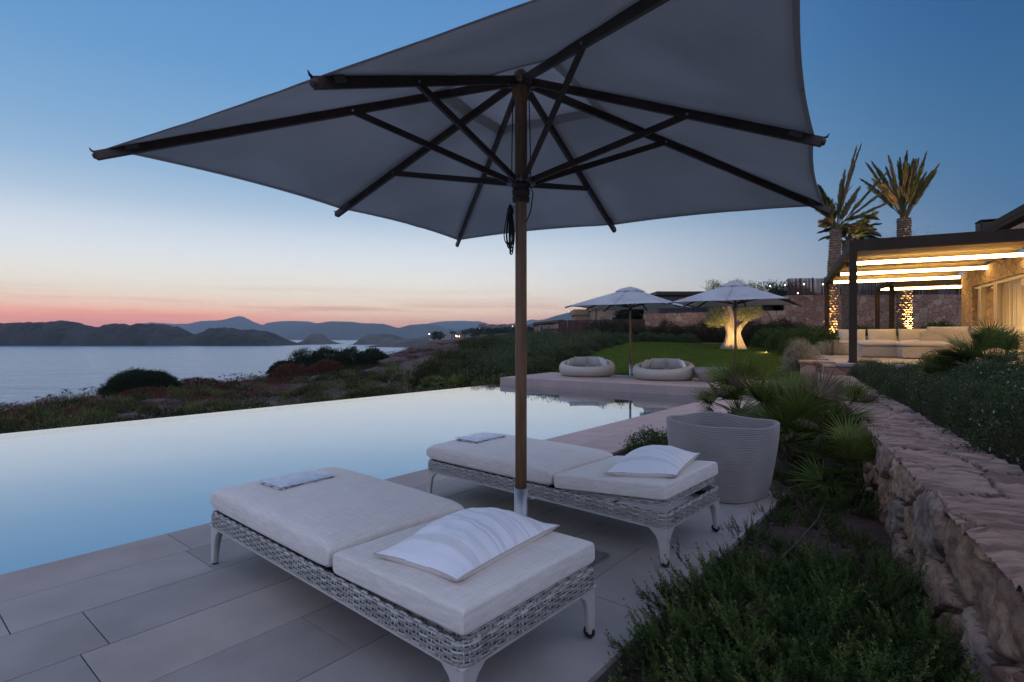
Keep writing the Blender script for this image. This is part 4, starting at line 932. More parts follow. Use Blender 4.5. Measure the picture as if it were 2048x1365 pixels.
# dripper hose lying on the soil
hs_ = [gpt(1530, 1155, .0), gpt(1570, 1110, .01), gpt(1600, 1080, .015), gpt(1635, 1040, .01), gpt(1650, 1005, 0), gpt(1660, 960, 0)]
d = MB(); d.tube(hs_, .007, 8); tag(d.build('drip_hose', mat('hose', (.05, .035, .03), .6), smooth=True), 'brown drip irrigation hose lying on the bed soil', 'hose')
# mulch
n = 9000; aa_ = rng.uniform(.2, 6.0, n); bb_ = rng.uniform(-1.6, 1.04, n); Cn = aa_[:, None]*A+bb_[:, None]*B; Cn[:, 2] = -.03+.012*rng.random(n)+.04*vnoise(Cn, 1.3, 2)
V, F_ = kites(Cn, np.c_[rng.normal(0, 1, (n, 2)), rng.normal(0, .25, n)], rng.uniform(.008, .028, n), rng.uniform(.003, .008, n), rng)
tag(raw('bark_mulch', V, F_, mat('mulch', (.12, .07, .05), .95, rnd=[(.07, .035, .025), (.14, .08, .06), (.24, .17, .13)]), rnd=rng.random(n)), 'loose brown bark mulch and dry twigs on the bed', 'mulch', kind='stuff')

def dome(r, h, ntw, nl, ll, lw, seed, up=.3, ragged=.12, inner=True, fl=0.0, spread=.05):
    g = np.random.default_rng(seed); th = g.uniform(0, 2*np.pi, ntw); ph = np.arccos(g.uniform(-.05, 1, ntw))
    D = np.c_[np.sin(ph)*np.cos(th), np.sin(ph)*np.sin(th), np.cos(ph)]; rad = 1+ragged*2*vnoise(D, 2.3, seed, 3)+g.normal(0, ragged*.3, ntw)
    inn = g.random(ntw) < .25; rad = np.where(inn, rad*g.uniform(.55, .9, ntw), rad)
    T = D*rad[:, None]*np.array([r, r, h]); T[:, 2] = np.maximum(T[:, 2], .03)
    Cn = np.repeat(T, nl, 0)+g.normal(0, spread, (ntw*nl, 3)); Dn = np.repeat(D, nl, 0)*.8+g.normal(0, .6, (ntw*nl, 3))+np.array([0, 0, up])
    V, F_ = kites(Cn, Dn, g.uniform(.7, 1.3, ntw*nl)*ll, lw, g); cl = np.repeat(g.normal(0, .16, ntw), nl)
    rn = np.clip(.45+cl+g.normal(0, .15, ntw*nl), 0, 1)
    S = MB()
    for k in range(0, ntw, 3): S.tube([(T[k][0]*.12, T[k][1]*.12, 0), T[k]*np.array([.55, .55, .45]), T[k]], [.006*max(r, .3)/.4, .004*max(r, .3)/.4, .0015], 3, False)
    pts = T[(g.random(ntw) < fl) & ~inn] if fl else []
    return V, F_, rn, S, [p+norm(p[None])[0]*spread*1.1 for p in pts]
o = plant('leafy_bush', dome(.30, .26, 240, 16, .030, .009, 29, up=.9, ragged=.16, spread=.03), 'low green leafy bush at the path edge left of the planter', 'bush', None, lm=M['rosemary']); o.location = (1.66, 6.25, -.04)
# clipped shrubs with small white flowers behind the wall
shr = [plant('flowering_shrub', dome(.46, .50, 460, 20, .024, .013, s, ragged=.20, fl=f_, spread=.034), lm=M['shrub_leaf'], group='low flowering shrubs behind the stone wall') for s, f_ in ((21, .10), (22, .16), (23, .05))]
sp = []; g = np.random.default_rng(5)
for u_ in np.arange(-1.4, 11.2, .74):
    for w_ in (.92, 1.62, 2.34, 3.1):
        if w_ > 1.5+u_*.45: continue
        sc = g.uniform(.70, 1.05)*(1.0 if w_ > 1 else .92)*(1 if u_ < 7 else .9)
        p = W0p+P2*(u_+g.uniform(-.12, .12)+.3*(int(w_*10) % 2))+Q2*(w_+g.uniform(-.06, .06)); hz = .82+.50*g.random()
        if u_ > 6: hz *= .92
        if u_ < 1.6: hz *= .84
        sp.append((p[0], p[1], .44, (sc*.92, sc*.92, sc*hz), g.uniform(0, 6), g.integers(0, 3)))
place(shr, set(), sp, 'rounded dark green shrub with tiny white flowers behind the stone wall', 'shrub', 'low flowering shrubs behind the stone wall')
# ---- fan palms
def fan_palm(nleaf, R, pet, seed, zc=.25, up=.2, nlf=20, dead=.06, lw=.022):
    g = np.random.default_rng(seed); Vs = []; Fs = []; Rn = []; base = 0; Vd = []; Fd = []; bd_ = 0; Pm = MB()
    for k in range(nleaf):
        an = g.uniform(0, 2*np.pi); el = math.asin(np.clip(g.uniform(-.15, 1.0)**1.0, -1, 1))*.9+up*.2; dry = g.random() < dead
        D = np.array([math.cos(an)*math.cos(el), math.sin(an)*math.cos(el), math.sin(el)]); pl = pet*g.uniform(.7, 1.2); c = np.array([0, 0, zc])
        tip = c+D*pl; side = norm(np.cross(D, [0, 0, 1.0])[None])[0]; tw = g.normal(0, .35); nrm = norm(np.cross(side, D)[None])[0]; side = norm((side*math.cos(tw)+nrm*math.sin(tw))[None])[0]; nrm = np.cross(side, D)
        mid = c+D*pl*.5+np.array([0, 0, .02]); Pm.tube([c, mid, tip], [.006, .005, .004], 4, False)
        Rl = R*g.uniform(.8, 1.15); sp_ = math.radians(g.uniform(70, 105))
        for a_ in np.linspace(-sp_, sp_, nlf):
            dl = D*math.cos(a_)+side*math.sin(a_)+nrm*(.10+.10*abs(a_)); dl /= np.linalg.norm(dl); L = Rl*(1-.22*(a_/sp_)**2)*g.uniform(.92, 1.06)
            w = np.cross(dl, nrm); w = w/np.linalg.norm(w)*lw/2*(R/.4); droop = np.array([0, 0, -1])*L*.10*g.uniform(.3, 1.6)
            p0 = tip; p1 = tip+dl*L*.45; p2_ = tip+dl*L+droop
            v = [p0-w*.25, p0+w*.25, p1+w+nrm*.003, p1-w+nrm*.003, p2_]
            v = np.array(v)
            # quad + quad(degenerate tip made narrow)
            v = np.array([p0-w*.3, p0+w*.3, p1+w, p1-w, p2_+w*.12, p2_-w*.12])
            if dry: Vd.append(v); Fd.append([(bd_, bd_+1, bd_+2, bd_+3), (bd_+3, bd_+2, bd_+4, bd_+5)]); bd_ += 6
            else: Vs.append(v); Fs.append([(base, base+1, base+2, base+3), (base+3, base+2, base+4, base+5)]); Rn += [np.clip(.45+.25*D[2]+g.normal(0, .14), 0, 1)]*2; base += 6
    return np.concatenate(Vs), np.array(Fs).reshape(-1, 4), Rn, (np.concatenate(Vd), np.array(Fd).reshape(-1, 4)) if Vd else None, Pm
def make_fan(name, args, label, trunk_h=.25):
    V, F_, Rn, dry, Pm = fan_palm(*args); root = empty(name, (0, 0, 0), 0, label, 'fan palm', 'dwarf fan palms')
    raw('fronds', V, F_, M['fan'], root, rnd=Rn); Pm.build('petioles', M['fan'], root)
    if dry: raw('dead_fronds', dry[0], dry[1], M['fan_dry'], root, rnd=np.random.default_rng(2).random(len(dry[1])))
    t = MB(); g = np.random.default_rng(8); t.lathe([(.0, -.05), (.09, -.05), (.10, .05), (.09, trunk_h*.7), (.06, trunk_h+.04), (0, trunk_h+.08)], 12)
    for k in range(60):
        a_ = g.uniform(0, 6.28); zz_ = g.uniform(0, trunk_h); p = np.array([.08*math.cos(a_), .08*math.sin(a_), zz_]); t.bar(p, p*np.array([1.7, 1.7, 1])+np.array([0, 0, .07]), .02, .006)
    t.build('trunk', M['fibre'], root); return root
F1 = make_fan('fan_palm', (46, .40, .48, 31, .22, .3, 22, .05), 'big green dwarf fan palm directly behind the ribbed planter')
F1.location = (2.98, 5.75, -.06); F1.scale = (1.0, 1.0, 1.12)
F2 = make_fan('fan_palm', (36, .38, .50, 32, .22, .3, 22, .08), 'bluish fan palm at the left of the palm clump, over the pool corner')
F2.location = (3.35, 8.0, -.06); F2.scale = (1.05, 1.05, 1.1)
F3 = copy_tree(F1); F3.location = (3.10, 4.75, -.15); F3.rotation_euler = (0, 0, 2.0); F3.scale = (.78, .78, .75); F3['label'] = 'low dark fan palm between planter and stone wall'
F4 = copy_tree(F2); F4.location = (4.15, 7.05, -.06); F4.rotation_euler = (0, 0, 1.0); F4.scale = (.95, .95, .88); F4['label'] = 'fan palm leaning on the stone wall behind the clump'
F5 = copy_tree(F2); F5.location = (3.55, 6.55, -.06); F5.rotation_euler = (0, 0, 3.2); F5.scale = (.85, .85, 1.0); F5['label'] = 'yellowish fan palm in the middle of the clump'
F6 = copy_tree(F1); F6.location = tuple(pix(1985, 690, 7.6)); F6.location.z = .62; F6.rotation_euler = (0, 0, 4.0); F6.scale = (.92, .92, .95); F6['label'] = 'fan palm in the raised bed before the lit house window'
F7 = copy_tree(F2); F7.location = tuple(pix(1895, 690, 8.2)); F7.location.z = .50; F7.rotation_euler = (0, 0, 5.2); F7.scale = (.62, .62, .62); F7['label'] = 'small fan palm in the raised bed in front of the white sofa'
# ---- shrubs round the lawn and the terrace
M['silver'] = mat('silver_leaf', (.28, .26, .19), .8, rnd=[(.22, .22, .16), (.38, .37, .28), (.55, .53, .42)], transl=.1)
M['hedge'] = mat('hedge_leaf', (.05, .08, .04), .7, rnd=[(.030, .046, .022), (.060, .080, .036), (.10, .118, .054), (.15, .16, .085)], transl=.12)
M['dark_hedge'] = mat('dark_hedge_leaf', (.04, .05, .025), .7, rnd=[(.03, .032, .018), (.05, .05, .026), (.07, .06, .032)], transl=.12)
M['bright_leaf'] = mat('bright_leaf', (.07, .11, .03), .6, rnd=[(.04, .07, .02), (.08, .12, .03), (.12, .16, .05)], transl=.25)
sil = plant('silver_bush', dome(.62, .78, 700, 16, .035, .009, 41, up=.5, ragged=.08, spread=.045), 'round silvery grey bush beside the lawn spotlight', 'bush', 'silver bushes', lm=M['silver'])
sil.location = (8.15, 15.2, .38); sil.scale = (.80, .80, 1.12)
s2 = copy_tree(sil); s2.location = (10.7, 18.3, .55); s2.scale = (.9, .9, .85); s2.rotation_euler = (0, 0, 2); s2['label'] = 'smaller silvery bush left of the rear pergola post'
hp_ = [plant('hedge_shrub', dome(.62, .55, 300, 22, .055, .022, s, up=.5, ragged=.10, spread=.06), lm=M['hedge'], group='rounded shrubs edging the lawn') for s in (51, 52)]
sp = []; path = [(1.3, 19.6), (2.1, 21.0), (2.9, 22.4), (3.6, 23.7), (4.3, 25.1), (5.0, 26.6), (5.7, 28.2), (6.5, 29.0), (7.6, 29.3), (8.6, 29.2), (9.6, 28.8), (1.0, 18.9)]
g = np.random.default_rng(6)
for i, (x, y) in enumerate(path): sp.append((x-.25, y+.1, float(tps([x], [y])[0])-.05, (g.uniform(.9, 1.2),)*2+(g.uniform(.75, 1.0),), g.uniform(0, 6), i % 2))
ORD = ['first', 'second', 'third', 'fourth', 'fifth', 'sixth', 'seventh', 'eighth', 'ninth', 'tenth', 'eleventh', 'twelfth', 'thirteenth', 'fourteenth', 'fifteenth']
place(hp_, set(), sp, ['rounded green shrub edging the lawn, %s from the platform end' % ORD[{11: 0}.get(i, i+1)] for i in range(12)], 'shrub', 'rounded shrubs edging the lawn')
dk = [plant('dark_shrub', dome(.95, 1.15, 420, 24, .07, .028, s, up=.4, ragged=.14, spread=.09), lm=M['dark_hedge'], group='dark shrubs along the garden wall') for s in (61, 62)]
sp = []
for i, px in enumerate(list(range(1200, 1440, 34))+list(range(1500, 1600, 30))):
    Y = 30.5 if px < 1440 else 27.3; p = pix(px, 0, Y); sp.append((p[0], Y, 1.0, (1, 1, g.uniform(.75, 1.05)), g.uniform(0, 6), i % 2))
place(dk, set(), sp, ['dark shrub against the foot of the garden wall, %s from the left' % ORD[i] for i in range(len(sp))], 'shrub', 'dark shrubs along the garden wall')
br = [plant('leafy_shrub', dome(.8, .9, 260, 22, .09, .045, s, up=.5, ragged=.15, spread=.09), lm=M['bright_leaf'], group='leafy shrubs behind the terrace') for s in (71,)]
sp = [(pix(px, 0, Y)[0], Y, z_, s_, i*1.1, 0) for i, (px, Y, z_, s_) in enumerate([(1575, 23, .75, .9), (1605, 22, .7, .9), (1632, 24, .75, 1.0), (1690, 21.3, .62, .85), (1725, 23.5, .75, 1.0), (1750, 25, .8, .9), (1800, 26, .8, .9), (1875, 26.5, .9, 1.1), (1660, 19.9, .55, .55), (1675, 20.8, .55, .6), (1590, 20.5, .5, .7), (1540, 25.5, .8, .9)])]
xo = sorted(range(len(sp)), key=lambda q: sp[q][0]/sp[q][1])
place(br, set(), sp, ['leafy green shrub behind the terrace, %s from the left' % ORD[xo.index(i)] for i in range(len(sp))], 'shrub', 'leafy shrubs behind the terrace')

# ---- olive tree
M['olive_bark'] = mat('olive_bark', (.30, .25, .19), .95, (.17, .14, .11), 5, detail=9, bump=1.0, bscale=10, bdist=.06, stretch=(1, 1, .35))
M['olive_leaf'] = mat('olive_leaf', (.12, .14, .07), .6, rnd=[(.10, .11, .05), (.20, .21, .10), (.34, .34, .20)], transl=.2)
ol = empty('olive_tree', (9.85, 24.0, .80), 0, 'old olive tree with a thick gnarled split trunk lit by a spotlight on the lawn', 'olive tree')
def gnarled(P, R, n=40, seed=1, root=0.0):
    P = np.array(P, float); t = np.linspace(0, 1, len(P)); tt = np.linspace(0, 1, 60); Pi = np.stack([np.interp(tt, t, P[:, i]) for i in range(3)], 1); Ri = np.interp(tt, t, R)
    k = np.ones(7)/7; Pi = np.stack([np.convolve(np.pad(Pi[:, i], 3, 'edge'), k, 'valid') for i in range(3)], 1)
    a_ = np.arange(n)*2*np.pi/n; V = []
    for i in range(60):
        ntw = vnoise(np.c_[np.cos(a_+Pi[i, 2]*.8)*1.3, np.sin(a_+Pi[i, 2]*.8)*1.3, np.full(n, Pi[i, 2]*.35)], 2.0, seed, 3)
        flare = root*np.exp(-Pi[i, 2]/.32)*(1+.9*np.maximum(0, np.cos(5*a_+seed)))
        rr_ = Ri[i]*(1+.60*ntw+flare); V.append(np.c_[Pi[i, 0]+rr_*np.cos(a_), Pi[i, 1]+rr_*np.sin(a_), Pi[i, 2]+0*a_])
    return np.concatenate(V), [(j*n+i, j*n+(i+1) % n, (j+1)*n+(i+1) % n, (j+1)*n+i) for j in range(59) for i in range(n)]
tk = MB()
for P, R, s_, rt in (([(-.26, 0, -.1), (-.16, 0, .4), (-.12, 0, .8), (-.22, 0, 1.25), (-.20, .05, 1.8), (-.30, .05, 2.3)], [.22, .18, .16, .21, .17, .08], 1, .55), ([(.26, 0, -.1), (.13, 0, .4), (.10, 0, .75), (.26, 0, 1.05), (.58, .05, 1.35), (.95, .1, 1.7), (1.25, .1, 2.0)], [.24, .18, .15, .14, .12, .09, .04], 4, .55),
                     ([(.0, .12, -.1), (.0, .10, .5), (.0, .08, .8)], [.26, .19, .12], 6, .25), ([(-.22, .05, 1.7), (-.55, .1, 2.1), (-.95, .1, 2.3)], [.12, .08, .03], 7, 0), ([(-.1, .05, 1.9), (.15, -.1, 2.5), (.3, -.1, 2.9)], [.12, .08, .03], 9, 0)):
    V, f = gnarled(P, R, 40, s_, rt); tk.add(V, f)
tk.build('trunk', M['olive_bark'], ol, smooth=True)
def leaf_cloud(cs, n, ll, lw, seed):
    g = np.random.default_rng(seed); Cn = []
    for (c, r, k) in cs:
        m = int(n*k); nt_ = max(6, m//28); T = norm(g.normal(size=(nt_, 3)))*(g.uniform(.25, 1, nt_)**.5)[:, None]*np.array(r)+np.array(c); Cn.append(np.repeat(T, 28, 0)+g.normal(0, .07, (nt_*28, 3)))
    Cn = np.concatenate(Cn); D = g.normal(size=Cn.shape)+np.array([0, 0, .3]); V, F_ = kites(Cn, D, g.uniform(.7, 1.3, len(Cn))*ll, lw, g); return V, F_, g.random(len(Cn))
V, F_, rn = leaf_cloud([((-.88, -.25, 1.40), (.50, .4, .36), .34), ((-.6, .2, 2.1), (.7, .5, .4), .2), ((.46, -.3, 1.62), (.50, .3, .30), .28), ((.85, 0, 1.75), (.45, .4, .3), .12), ((-.9, .2, 2.85), (.35, .3, .22), .05), ((.15, 0, 2.9), (.35, .3, .2), .06), ((.7, 0, 2.6), (.6, .5, .35), .12)], 12000, .085, .022, 5)
raw('crown', V, F_, M['olive_leaf'], ol, rnd=rn)
tw = MB(); g = np.random.default_rng(3)
for k in range(40):
    c = [(-.8, .2, 2.5), (.15, -.1, 2.5), (.75, .0, 2.35)][k % 3]; p = np.array(c); d_ = np.array([g.normal(0, .45), g.normal(0, .45), 1.0]); L = g.uniform(.3, .6); tw.tube([p, p+d_*L*.5, p+d_*L+g.normal(0, .06, 3)], [.02, .012, .004], 4, False)
tw.build('twigs', M['olive_bark'], ol)
# ---- date palms
M['palm_bark'] = mat('palm_bark', (.26, .18, .12), .95, (.13, .09, .06), 7, detail=6, bump=.8, bscale=18, bdist=.03, rnd=[(.16, .11, .075), (.30, .215, .145)])
M['palm_leaf'] = mat('palm_leaf', (.09, .12, .04), .6, rnd=[(.05, .075, .028), (.10, .125, .04), (.20, .16, .07), (.26, .17, .10)], transl=.15)
M['palm_dry'] = mat('palm_dry', (.22, .16, .07), .8, rnd=[(.07, .09, .03), (.13, .135, .05), (.21, .16, .08), (.27, .18, .11)], transl=.15)
def palm_trunk(h, r0, r1, lean, seed):
    g = np.random.default_rng(seed); t = MB(); P = [(lean*k/8, 0, h*k/8-.1) for k in range(9)]; t.tube(P, np.linspace(r0, r1, 9)*.90, 16)
    rows = int(h/.105); m = 10
    for i in range(rows):
        zc = i*h/rows; R = r0+(r1-r0)*zc/h; cx_ = lean*zc/h
        for k in range(m):
            a_ = 2*math.pi*(k+.5*(i % 2))/m+.06*g.normal(); c, s = math.cos(a_), math.sin(a_); w = R*.36; pr = R*g.uniform(.98, 1.16); hh = .085*g.uniform(.8, 1.15)
            T = np.array([-s, c, 0]); O = np.array([c, s, 0]); b = np.array([cx_, 0, zc])
            v = [b+O*R*.78-np.array([0, 0, hh]), b+O*R*.82-T*w, b+O*pr+np.array([0, 0, .01])-T*w*.45, b+O*pr+T*w*.45+np.array([0, 0, .01]), b+O*R*.82+T*w, b+O*R*.78+np.array([0, 0, hh*.6])]
            t.add(v, [(0, 1, 2), (0, 2, 3), (0, 3, 4), (5, 2, 1), (5, 3, 2), (5, 4, 3)], g.random())
    return t
def frond(P0, D, L, droop, ll, ang, g, narrow=1.0, n=150, start=.20):
    t = np.linspace(0, 1, 14); D = norm(np.array(D, float)[None])[0]; hor = np.array([D[0], D[1], 0]); hor = norm(hor[None])[0] if np.linalg.norm(hor) > 1e-3 else np.array([1., 0, 0])
    P = P0+np.outer(t, D)*L+np.outer(t**2.2, hor*.25-np.array([0, 0, 1]))*L*droop
    u = np.linspace(start, .99, n); i = np.clip((u*13).astype(int), 0, 12); f_ = (u*13-i)[:, None]; Cn = P[i]*(1-f_)+P[i+1]*f_; T = norm(P[i+1]-P[i]); S = norm(np.cross(T, [0, 0, 1.0])+g.normal(0, .02, T.shape))
    Cs = []; Ds = []; Ls = []
    for sg in (-1, 1):
        dd = T*math.cos(ang)+S*sg*math.sin(ang)*narrow+g.normal(0, .10, T.shape)+np.array([0, 0, -.05]); Cs.append(Cn); Ds.append(dd); Ls.append(ll*np.sin(np.pi*np.clip(u*.9+.12, 0, 1))**.6*g.uniform(.8, 1.1, n))
    return P, np.concatenate(Cs), np.concatenate(Ds), np.concatenate(Ls)
def date_palm(name, label, base, h, r0, r1, lean, fr, seed, m, ll=.42):
    root = empty(name, base, 0, label, 'palm tree', 'date palms by the pergola'); g = np.random.default_rng(seed)
    palm_trunk(h, r0, r1, lean, seed).build('trunk', M['palm_bark'], root)
    st = MB(); Cs, Ds, Ls, Rn = [], [], [], []
    for (dx, dz, L, droop, ang, nar, col) in fr:
        L = L*g.uniform(.82, 1.06); droop = droop+abs(g.normal(0, .03)); D = np.array([dx+g.normal(0, .04), g.normal(0, .25), dz]); P, c, dd, l_ = frond(np.array([lean+g.normal(0, .04), g.normal(0, .06), h-.05]), D, L, droop, ll, math.radians(ang), g, nar)
        st.tube(P, np.linspace(.026, .005, len(P)), 5, False, r=.5); Cs.append(c); Ds.append(dd); Ls.append(l_); Rn.append(np.clip(col+g.normal(0, .12, len(c)), 0, 1))
    Cn = np.concatenate(Cs); V, F_ = kites(Cn, np.concatenate(Ds), np.concatenate(Ls), .042, g); raw('fronds', V, F_, m, root, rnd=np.concatenate(Rn)); st.build('frond_stalks', M['palm_dry'], root)
    return root
g = np.random.default_rng(12)
f1 = [(.16, 1, 4.5, .0, 12, .5, .9), (.22, 1, 3.7, .0, 14, .5, .8), (.62, 1, 3.1, .06, 10, .4, .6), (.95, .85, 3.3, .02, 7, .3, .75), (1.0, .6, 2.9, .10, 16, .5, .8), (-.25, 1, 2.3, .15, 30, 1, .2), (-.45, 1, 2.0, .2, 40, 1, .15), (-.35, .8, 1.5, .3, 40, 1, .5), (.8, .7, 2.2, .5, 45, 1, .35), (.45, 1, 2.2, .2, 30, .8, .4), (-.12, 1, 2.5, .1, 25, .8, .3), (.1, 1, 2.6, .05, 18, .6, .55), (-.3, .5, .8, .4, 50, 1, .5), (.4, .2, 1.5, .6, 40, 1, .9), (-.2, .4, .9, .5, 40, 1, .95), (.35, .9, 2.4, .12, 22, .6, .7), (.15, 1, 2.9, .0, 12, .5, .95)]
date_palm('date_palm', 'tall date palm on the left with one long upright dry frond and a lit trunk', (13.15, 22.4, .75), 5.15, .25, .23, .30, f1, 3, M['palm_leaf'])
f2 = [(x_, 1, L_, .02 if abs(x_) < .3 else .06, 11, .5, g.uniform(.0, .75)) for x_, L_ in zip(np.linspace(-.52, .55, 26), 3.2-.5*g.random(26)+.1)]
f2 += [(-.75, 1, 2.7, .16, 9, .3, .8), (-.62, 1, 2.9, .10, 9, .3, .6), (.62, 1, 3.1, .03, 10, .4, .5), (.02, 1, 3.2, 0, 12, .5, .25), (-.08, 1, 3.1, 0, 12, .5, .35)]
date_palm('date_palm', 'date palm on the right with tied upright brown fronds fanning like a broom', (18.15, 25.0, .85), 6.1, .31, .29, .0, f2, 4, M['palm_dry'], .5)
f3 = [(math.cos(a_), .55+.5*math.sin(a_*2)**2, 1.75, .55, 50, 1, .15) for a_ in np.linspace(0, 2*math.pi, 16)]+[(.5, 1, 2.2, .25, 40, 1, .2), (.3, 1, 2.2, .2, 40, 1, .2), (.75, .8, 2.2, .3, 45, 1, .15)]
date_palm('date_palm', 'shorter dark green date palm just behind the tall left palm', (16.3, 26.2, .85), 5.3, .27, .27, .0, f3, 5, M['palm_leaf'])
# bare feathery tree behind the right palm
bt = empty('feathery_tree', (20.6, 28.0, 1.0), 0, 'thin leaved bushy tree behind the broom-like palm, above the pergola roof', 'tree')
tw = MB(); g = np.random.default_rng(9); ends = []
for k in range(70):
    p = np.array([g.normal(0, .2), g.normal(0, .2), 3.2]); d_ = np.array([g.uniform(-1.35, 1.25), g.uniform(-.6, .6), g.uniform(.8, 1.3)]); L = g.uniform(1.2, 2.05); q = [p, p+d_*L*.4+g.normal(0, .05, 3), p+d_*L*.75+g.normal(0, .08, 3), p+d_*L+np.array([0, 0, .15])]
    tw.tube(q, [.02, .012, .007, .003], 4, False); ends += [q[1], q[2], q[2]*.5+q[3]*.5, q[3]]
tw.tube([(0, 0, 0), (.1, 0, 1.6), (0, 0, 3.3)], [.16, .13, .08], 10); tw.build('trunk', M['olive_bark'], bt)
E = np.repeat(np.array(ends), 34, 0)+g.normal(0, .15, (len(ends)*34, 3)); V, F_ = kites(E, g.normal(0, .6, E.shape)+np.array([0, 0, .9]), g.uniform(.06, .14, len(E)), .014, g)
raw('crown', V, F_, mat('dry_leaf', (.13, .11, .07), .9, rnd=[(.09, .08, .05), (.2, .16, .11)]), bt, rnd=g.random(len(E)))
# ================================================================ COASTAL SCRUB beyond the pool
g = np.random.default_rng(77)
M['scrub_green'] = mat('scrub_green', (.05, .08, .03), .7, rnd=[(.024, .028, .014), (.048, .056, .024), (.082, .092, .034), (.16, .17, .055)], transl=.15)
M['scrub_red'] = mat('scrub_red', (.14, .06, .04), .9, rnd=[(.055, .022, .018), (.11, .045, .03), (.19, .09, .055)], transl=.1)
M['scrub_dark'] = mat('scrub_dark', (.025, .035, .022), .8, rnd=[(.014, .02, .013), (.028, .04, .022), (.045, .055, .03)], transl=.08)
def px_of(x, y): return 1024+F*x/y
def tuft_field(name, spots, m, label, cat, nl, ll, lw, seed):
    """spots: (x,y,radius,height,tone)"""
    g = np.random.default_rng(seed); Cn, Dn, Ls, Rn = [], [], [], []
    zs = ground([s[0] for s in spots], [s[1] for s in spots])
    for (x, y, r, h, tone), z_ in zip(spots, zs):
        k = int(nl*(.5+r)); a_ = g.uniform(0, 6.28, k); rr_ = r*np.sqrt(g.random(k)); hz = h*np.sqrt(np.clip(1-(rr_/r)**2, 0, 1)); zz_ = hz*g.uniform(.35, 1, k)
        c = np.c_[x+rr_*np.cos(a_), y+rr_*np.sin(a_), z_+zz_]; Cn.append(c); Dn.append(np.c_[np.cos(a_)*rr_/r*.8, np.sin(a_)*rr_/r*.8, np.full(k, .9)]+g.normal(0, .35, (k, 3))); Ls.append(g.uniform(.6, 1.3, k)*ll); Rn.append(np.clip(tone+g.normal(0, .15, k), 0, 1))
    V, F_ = kites(np.concatenate(Cn), np.concatenate(Dn), np.concatenate(Ls), lw, g); return tag(raw(name, V, F_, m, rnd=np.concatenate(Rn)), label, cat, kind='stuff')
sp = []
for i in range(1250):                                                           # low green cushions on the slope
    px = g.uniform(-500, 1130); Y = 8.5+24*g.random()**1.2; x = (px-1024)/F*Y; b_ = x*B[0]+Y*B[1]; a_ = x*A[0]+Y*A[1]
    if b_ < 10.7 and a_ < 14.8: continue
    ye = np.interp(px, edge_px, edge_Y)
    if Y > ye*.93 or (px < 500 and Y > ye*.80 and g.random() < .75): continue
    if b_ > 10.7 and vnoise([[x, Y, 0]], .45, 2)[0] < -.22-.25*(px > 600): continue
    sp.append((x, Y, g.uniform(.22, .62), g.uniform(.22, .50), g.uniform(.05, .95)))
tuft_field('coastal_scrub', sp, M['scrub_green'], 'low green cushion scrub scattered over the slope beyond the pool', 'scrub', 230, .13, .026, 1)
sp = []
for i in range(900):
    px = g.uniform(-500, 1010); ye = np.interp(px, edge_px, edge_Y); Y = ye*g.uniform(.62, 1.03); x = (px-1024)/F*Y
    if vnoise([[x, Y, 3]], .3, 5)[0] < (-.05 if px < 750 else -.5): continue
    sp.append((x, Y, g.uniform(.25, .7), g.uniform(.12, .40), g.uniform(.2, .8)))
tuft_field('dry_red_scrub', sp, M['scrub_red'], 'reddish brown dry scrub along the top of the coastal slope', 'scrub', 150, .09, .014, 2)
sp = []
for i in range(1250):                                                          # rosemary field rising to the reed fence
    px = g.uniform(800, 1330); Y = g.uniform(18.5, 47); x = (px-1024)/F*Y
    if x > .35 + (Y-18)*.50 or px < 860+(Y-18)*4.5: continue
    if Y > 31.5 and px > 1100: continue
    if px < 1020-(Y-20)*3 and Y < 24 and g.random() < .5: continue
    sp.append((x, Y, g.uniform(.4, .8), g.uniform(.5, .8), g.uniform(.3, .7)))
tuft_field('rosemary_field', sp, M['hedge'], 'dense grey green rosemary field sloping up to the reed fence', 'rosemary', 130, .13, .022, 3)
# individually visible bushes on the slope
def scrub_bush(name, x, y, r, rx, h, m, label, seed, ntw=500, ll=.11, lw=.03, dz=0.0, cat='bush', group=None):
    V, F_, rn, S, _ = dome(1.0, 1.0, ntw, 26, ll/max(r, .4)*1.0, lw/max(r, .4), seed, up=.5, ragged=.10, spread=.07)
    V = V*np.array([rx, r, h]); root = empty(name, (x, y, float(ground([x], [y])[0])+dz), 0, label, cat, group); raw('foliage', V, F_, m, root, rnd=rn); S.V = [v*np.array([rx, r, h]) for v in S.V]; S.build('stems', M['stem'], root); return root
p = pix(284, 775, 27.0); scrub_bush('mound_bush', p[0], 27.0, 1.3, 1.62, 1.10, M['scrub_dark'], 'smooth dark dome shaped bush standing out against the sea', 81, 2600, .05, .03, -.05)
g2 = np.random.default_rng(14)
for i, (px, Y, r, rx, h, wl) in enumerate([(575,35.5,1.0,1.1,.95,'leftmost low end of the big dark thicket by the sea'), (615,36.5,1.4,1.4,1.55,'big dark bush in the thicket by the sea, second from its left end'), (660,37.5,1.4,1.5,1.60,'big dark bush in the middle of the thicket by the sea'), (705,39,1.4,1.4,1.45,'dark bush right of the middle of the thicket by the sea'), (745,41,1.3,1.3,1.15,'green tipped bush at the right end of the thicket by the sea')]):
    p = pix(px, 0, Y); scrub_bush('dark_bush', p[0], Y, r, rx, h, M['scrub_dark'], wl, 90+i, 520, .13, .03, -.1, group='dark thicket by the sea')
for i, (px, Y, r, h, wl) in enumerate([(400,29,.9,.60,'dry red bush right of the dark dome bush'), (590,31,1.0,.95,'dry red bush at the left foot of the dark thicket'), (655,32.5,.8,.9,'dry red bush in front of the dark thicket'), (300,25,.9,.40,'low dry red bush below the dark dome bush')]):
    p = pix(px, 0, Y); scrub_bush('dry_bush', p[0], Y, r, r*1.3, h, M['scrub_red'], wl, 100+i, 300, .12, .018, -.05, group='dry red bushes')
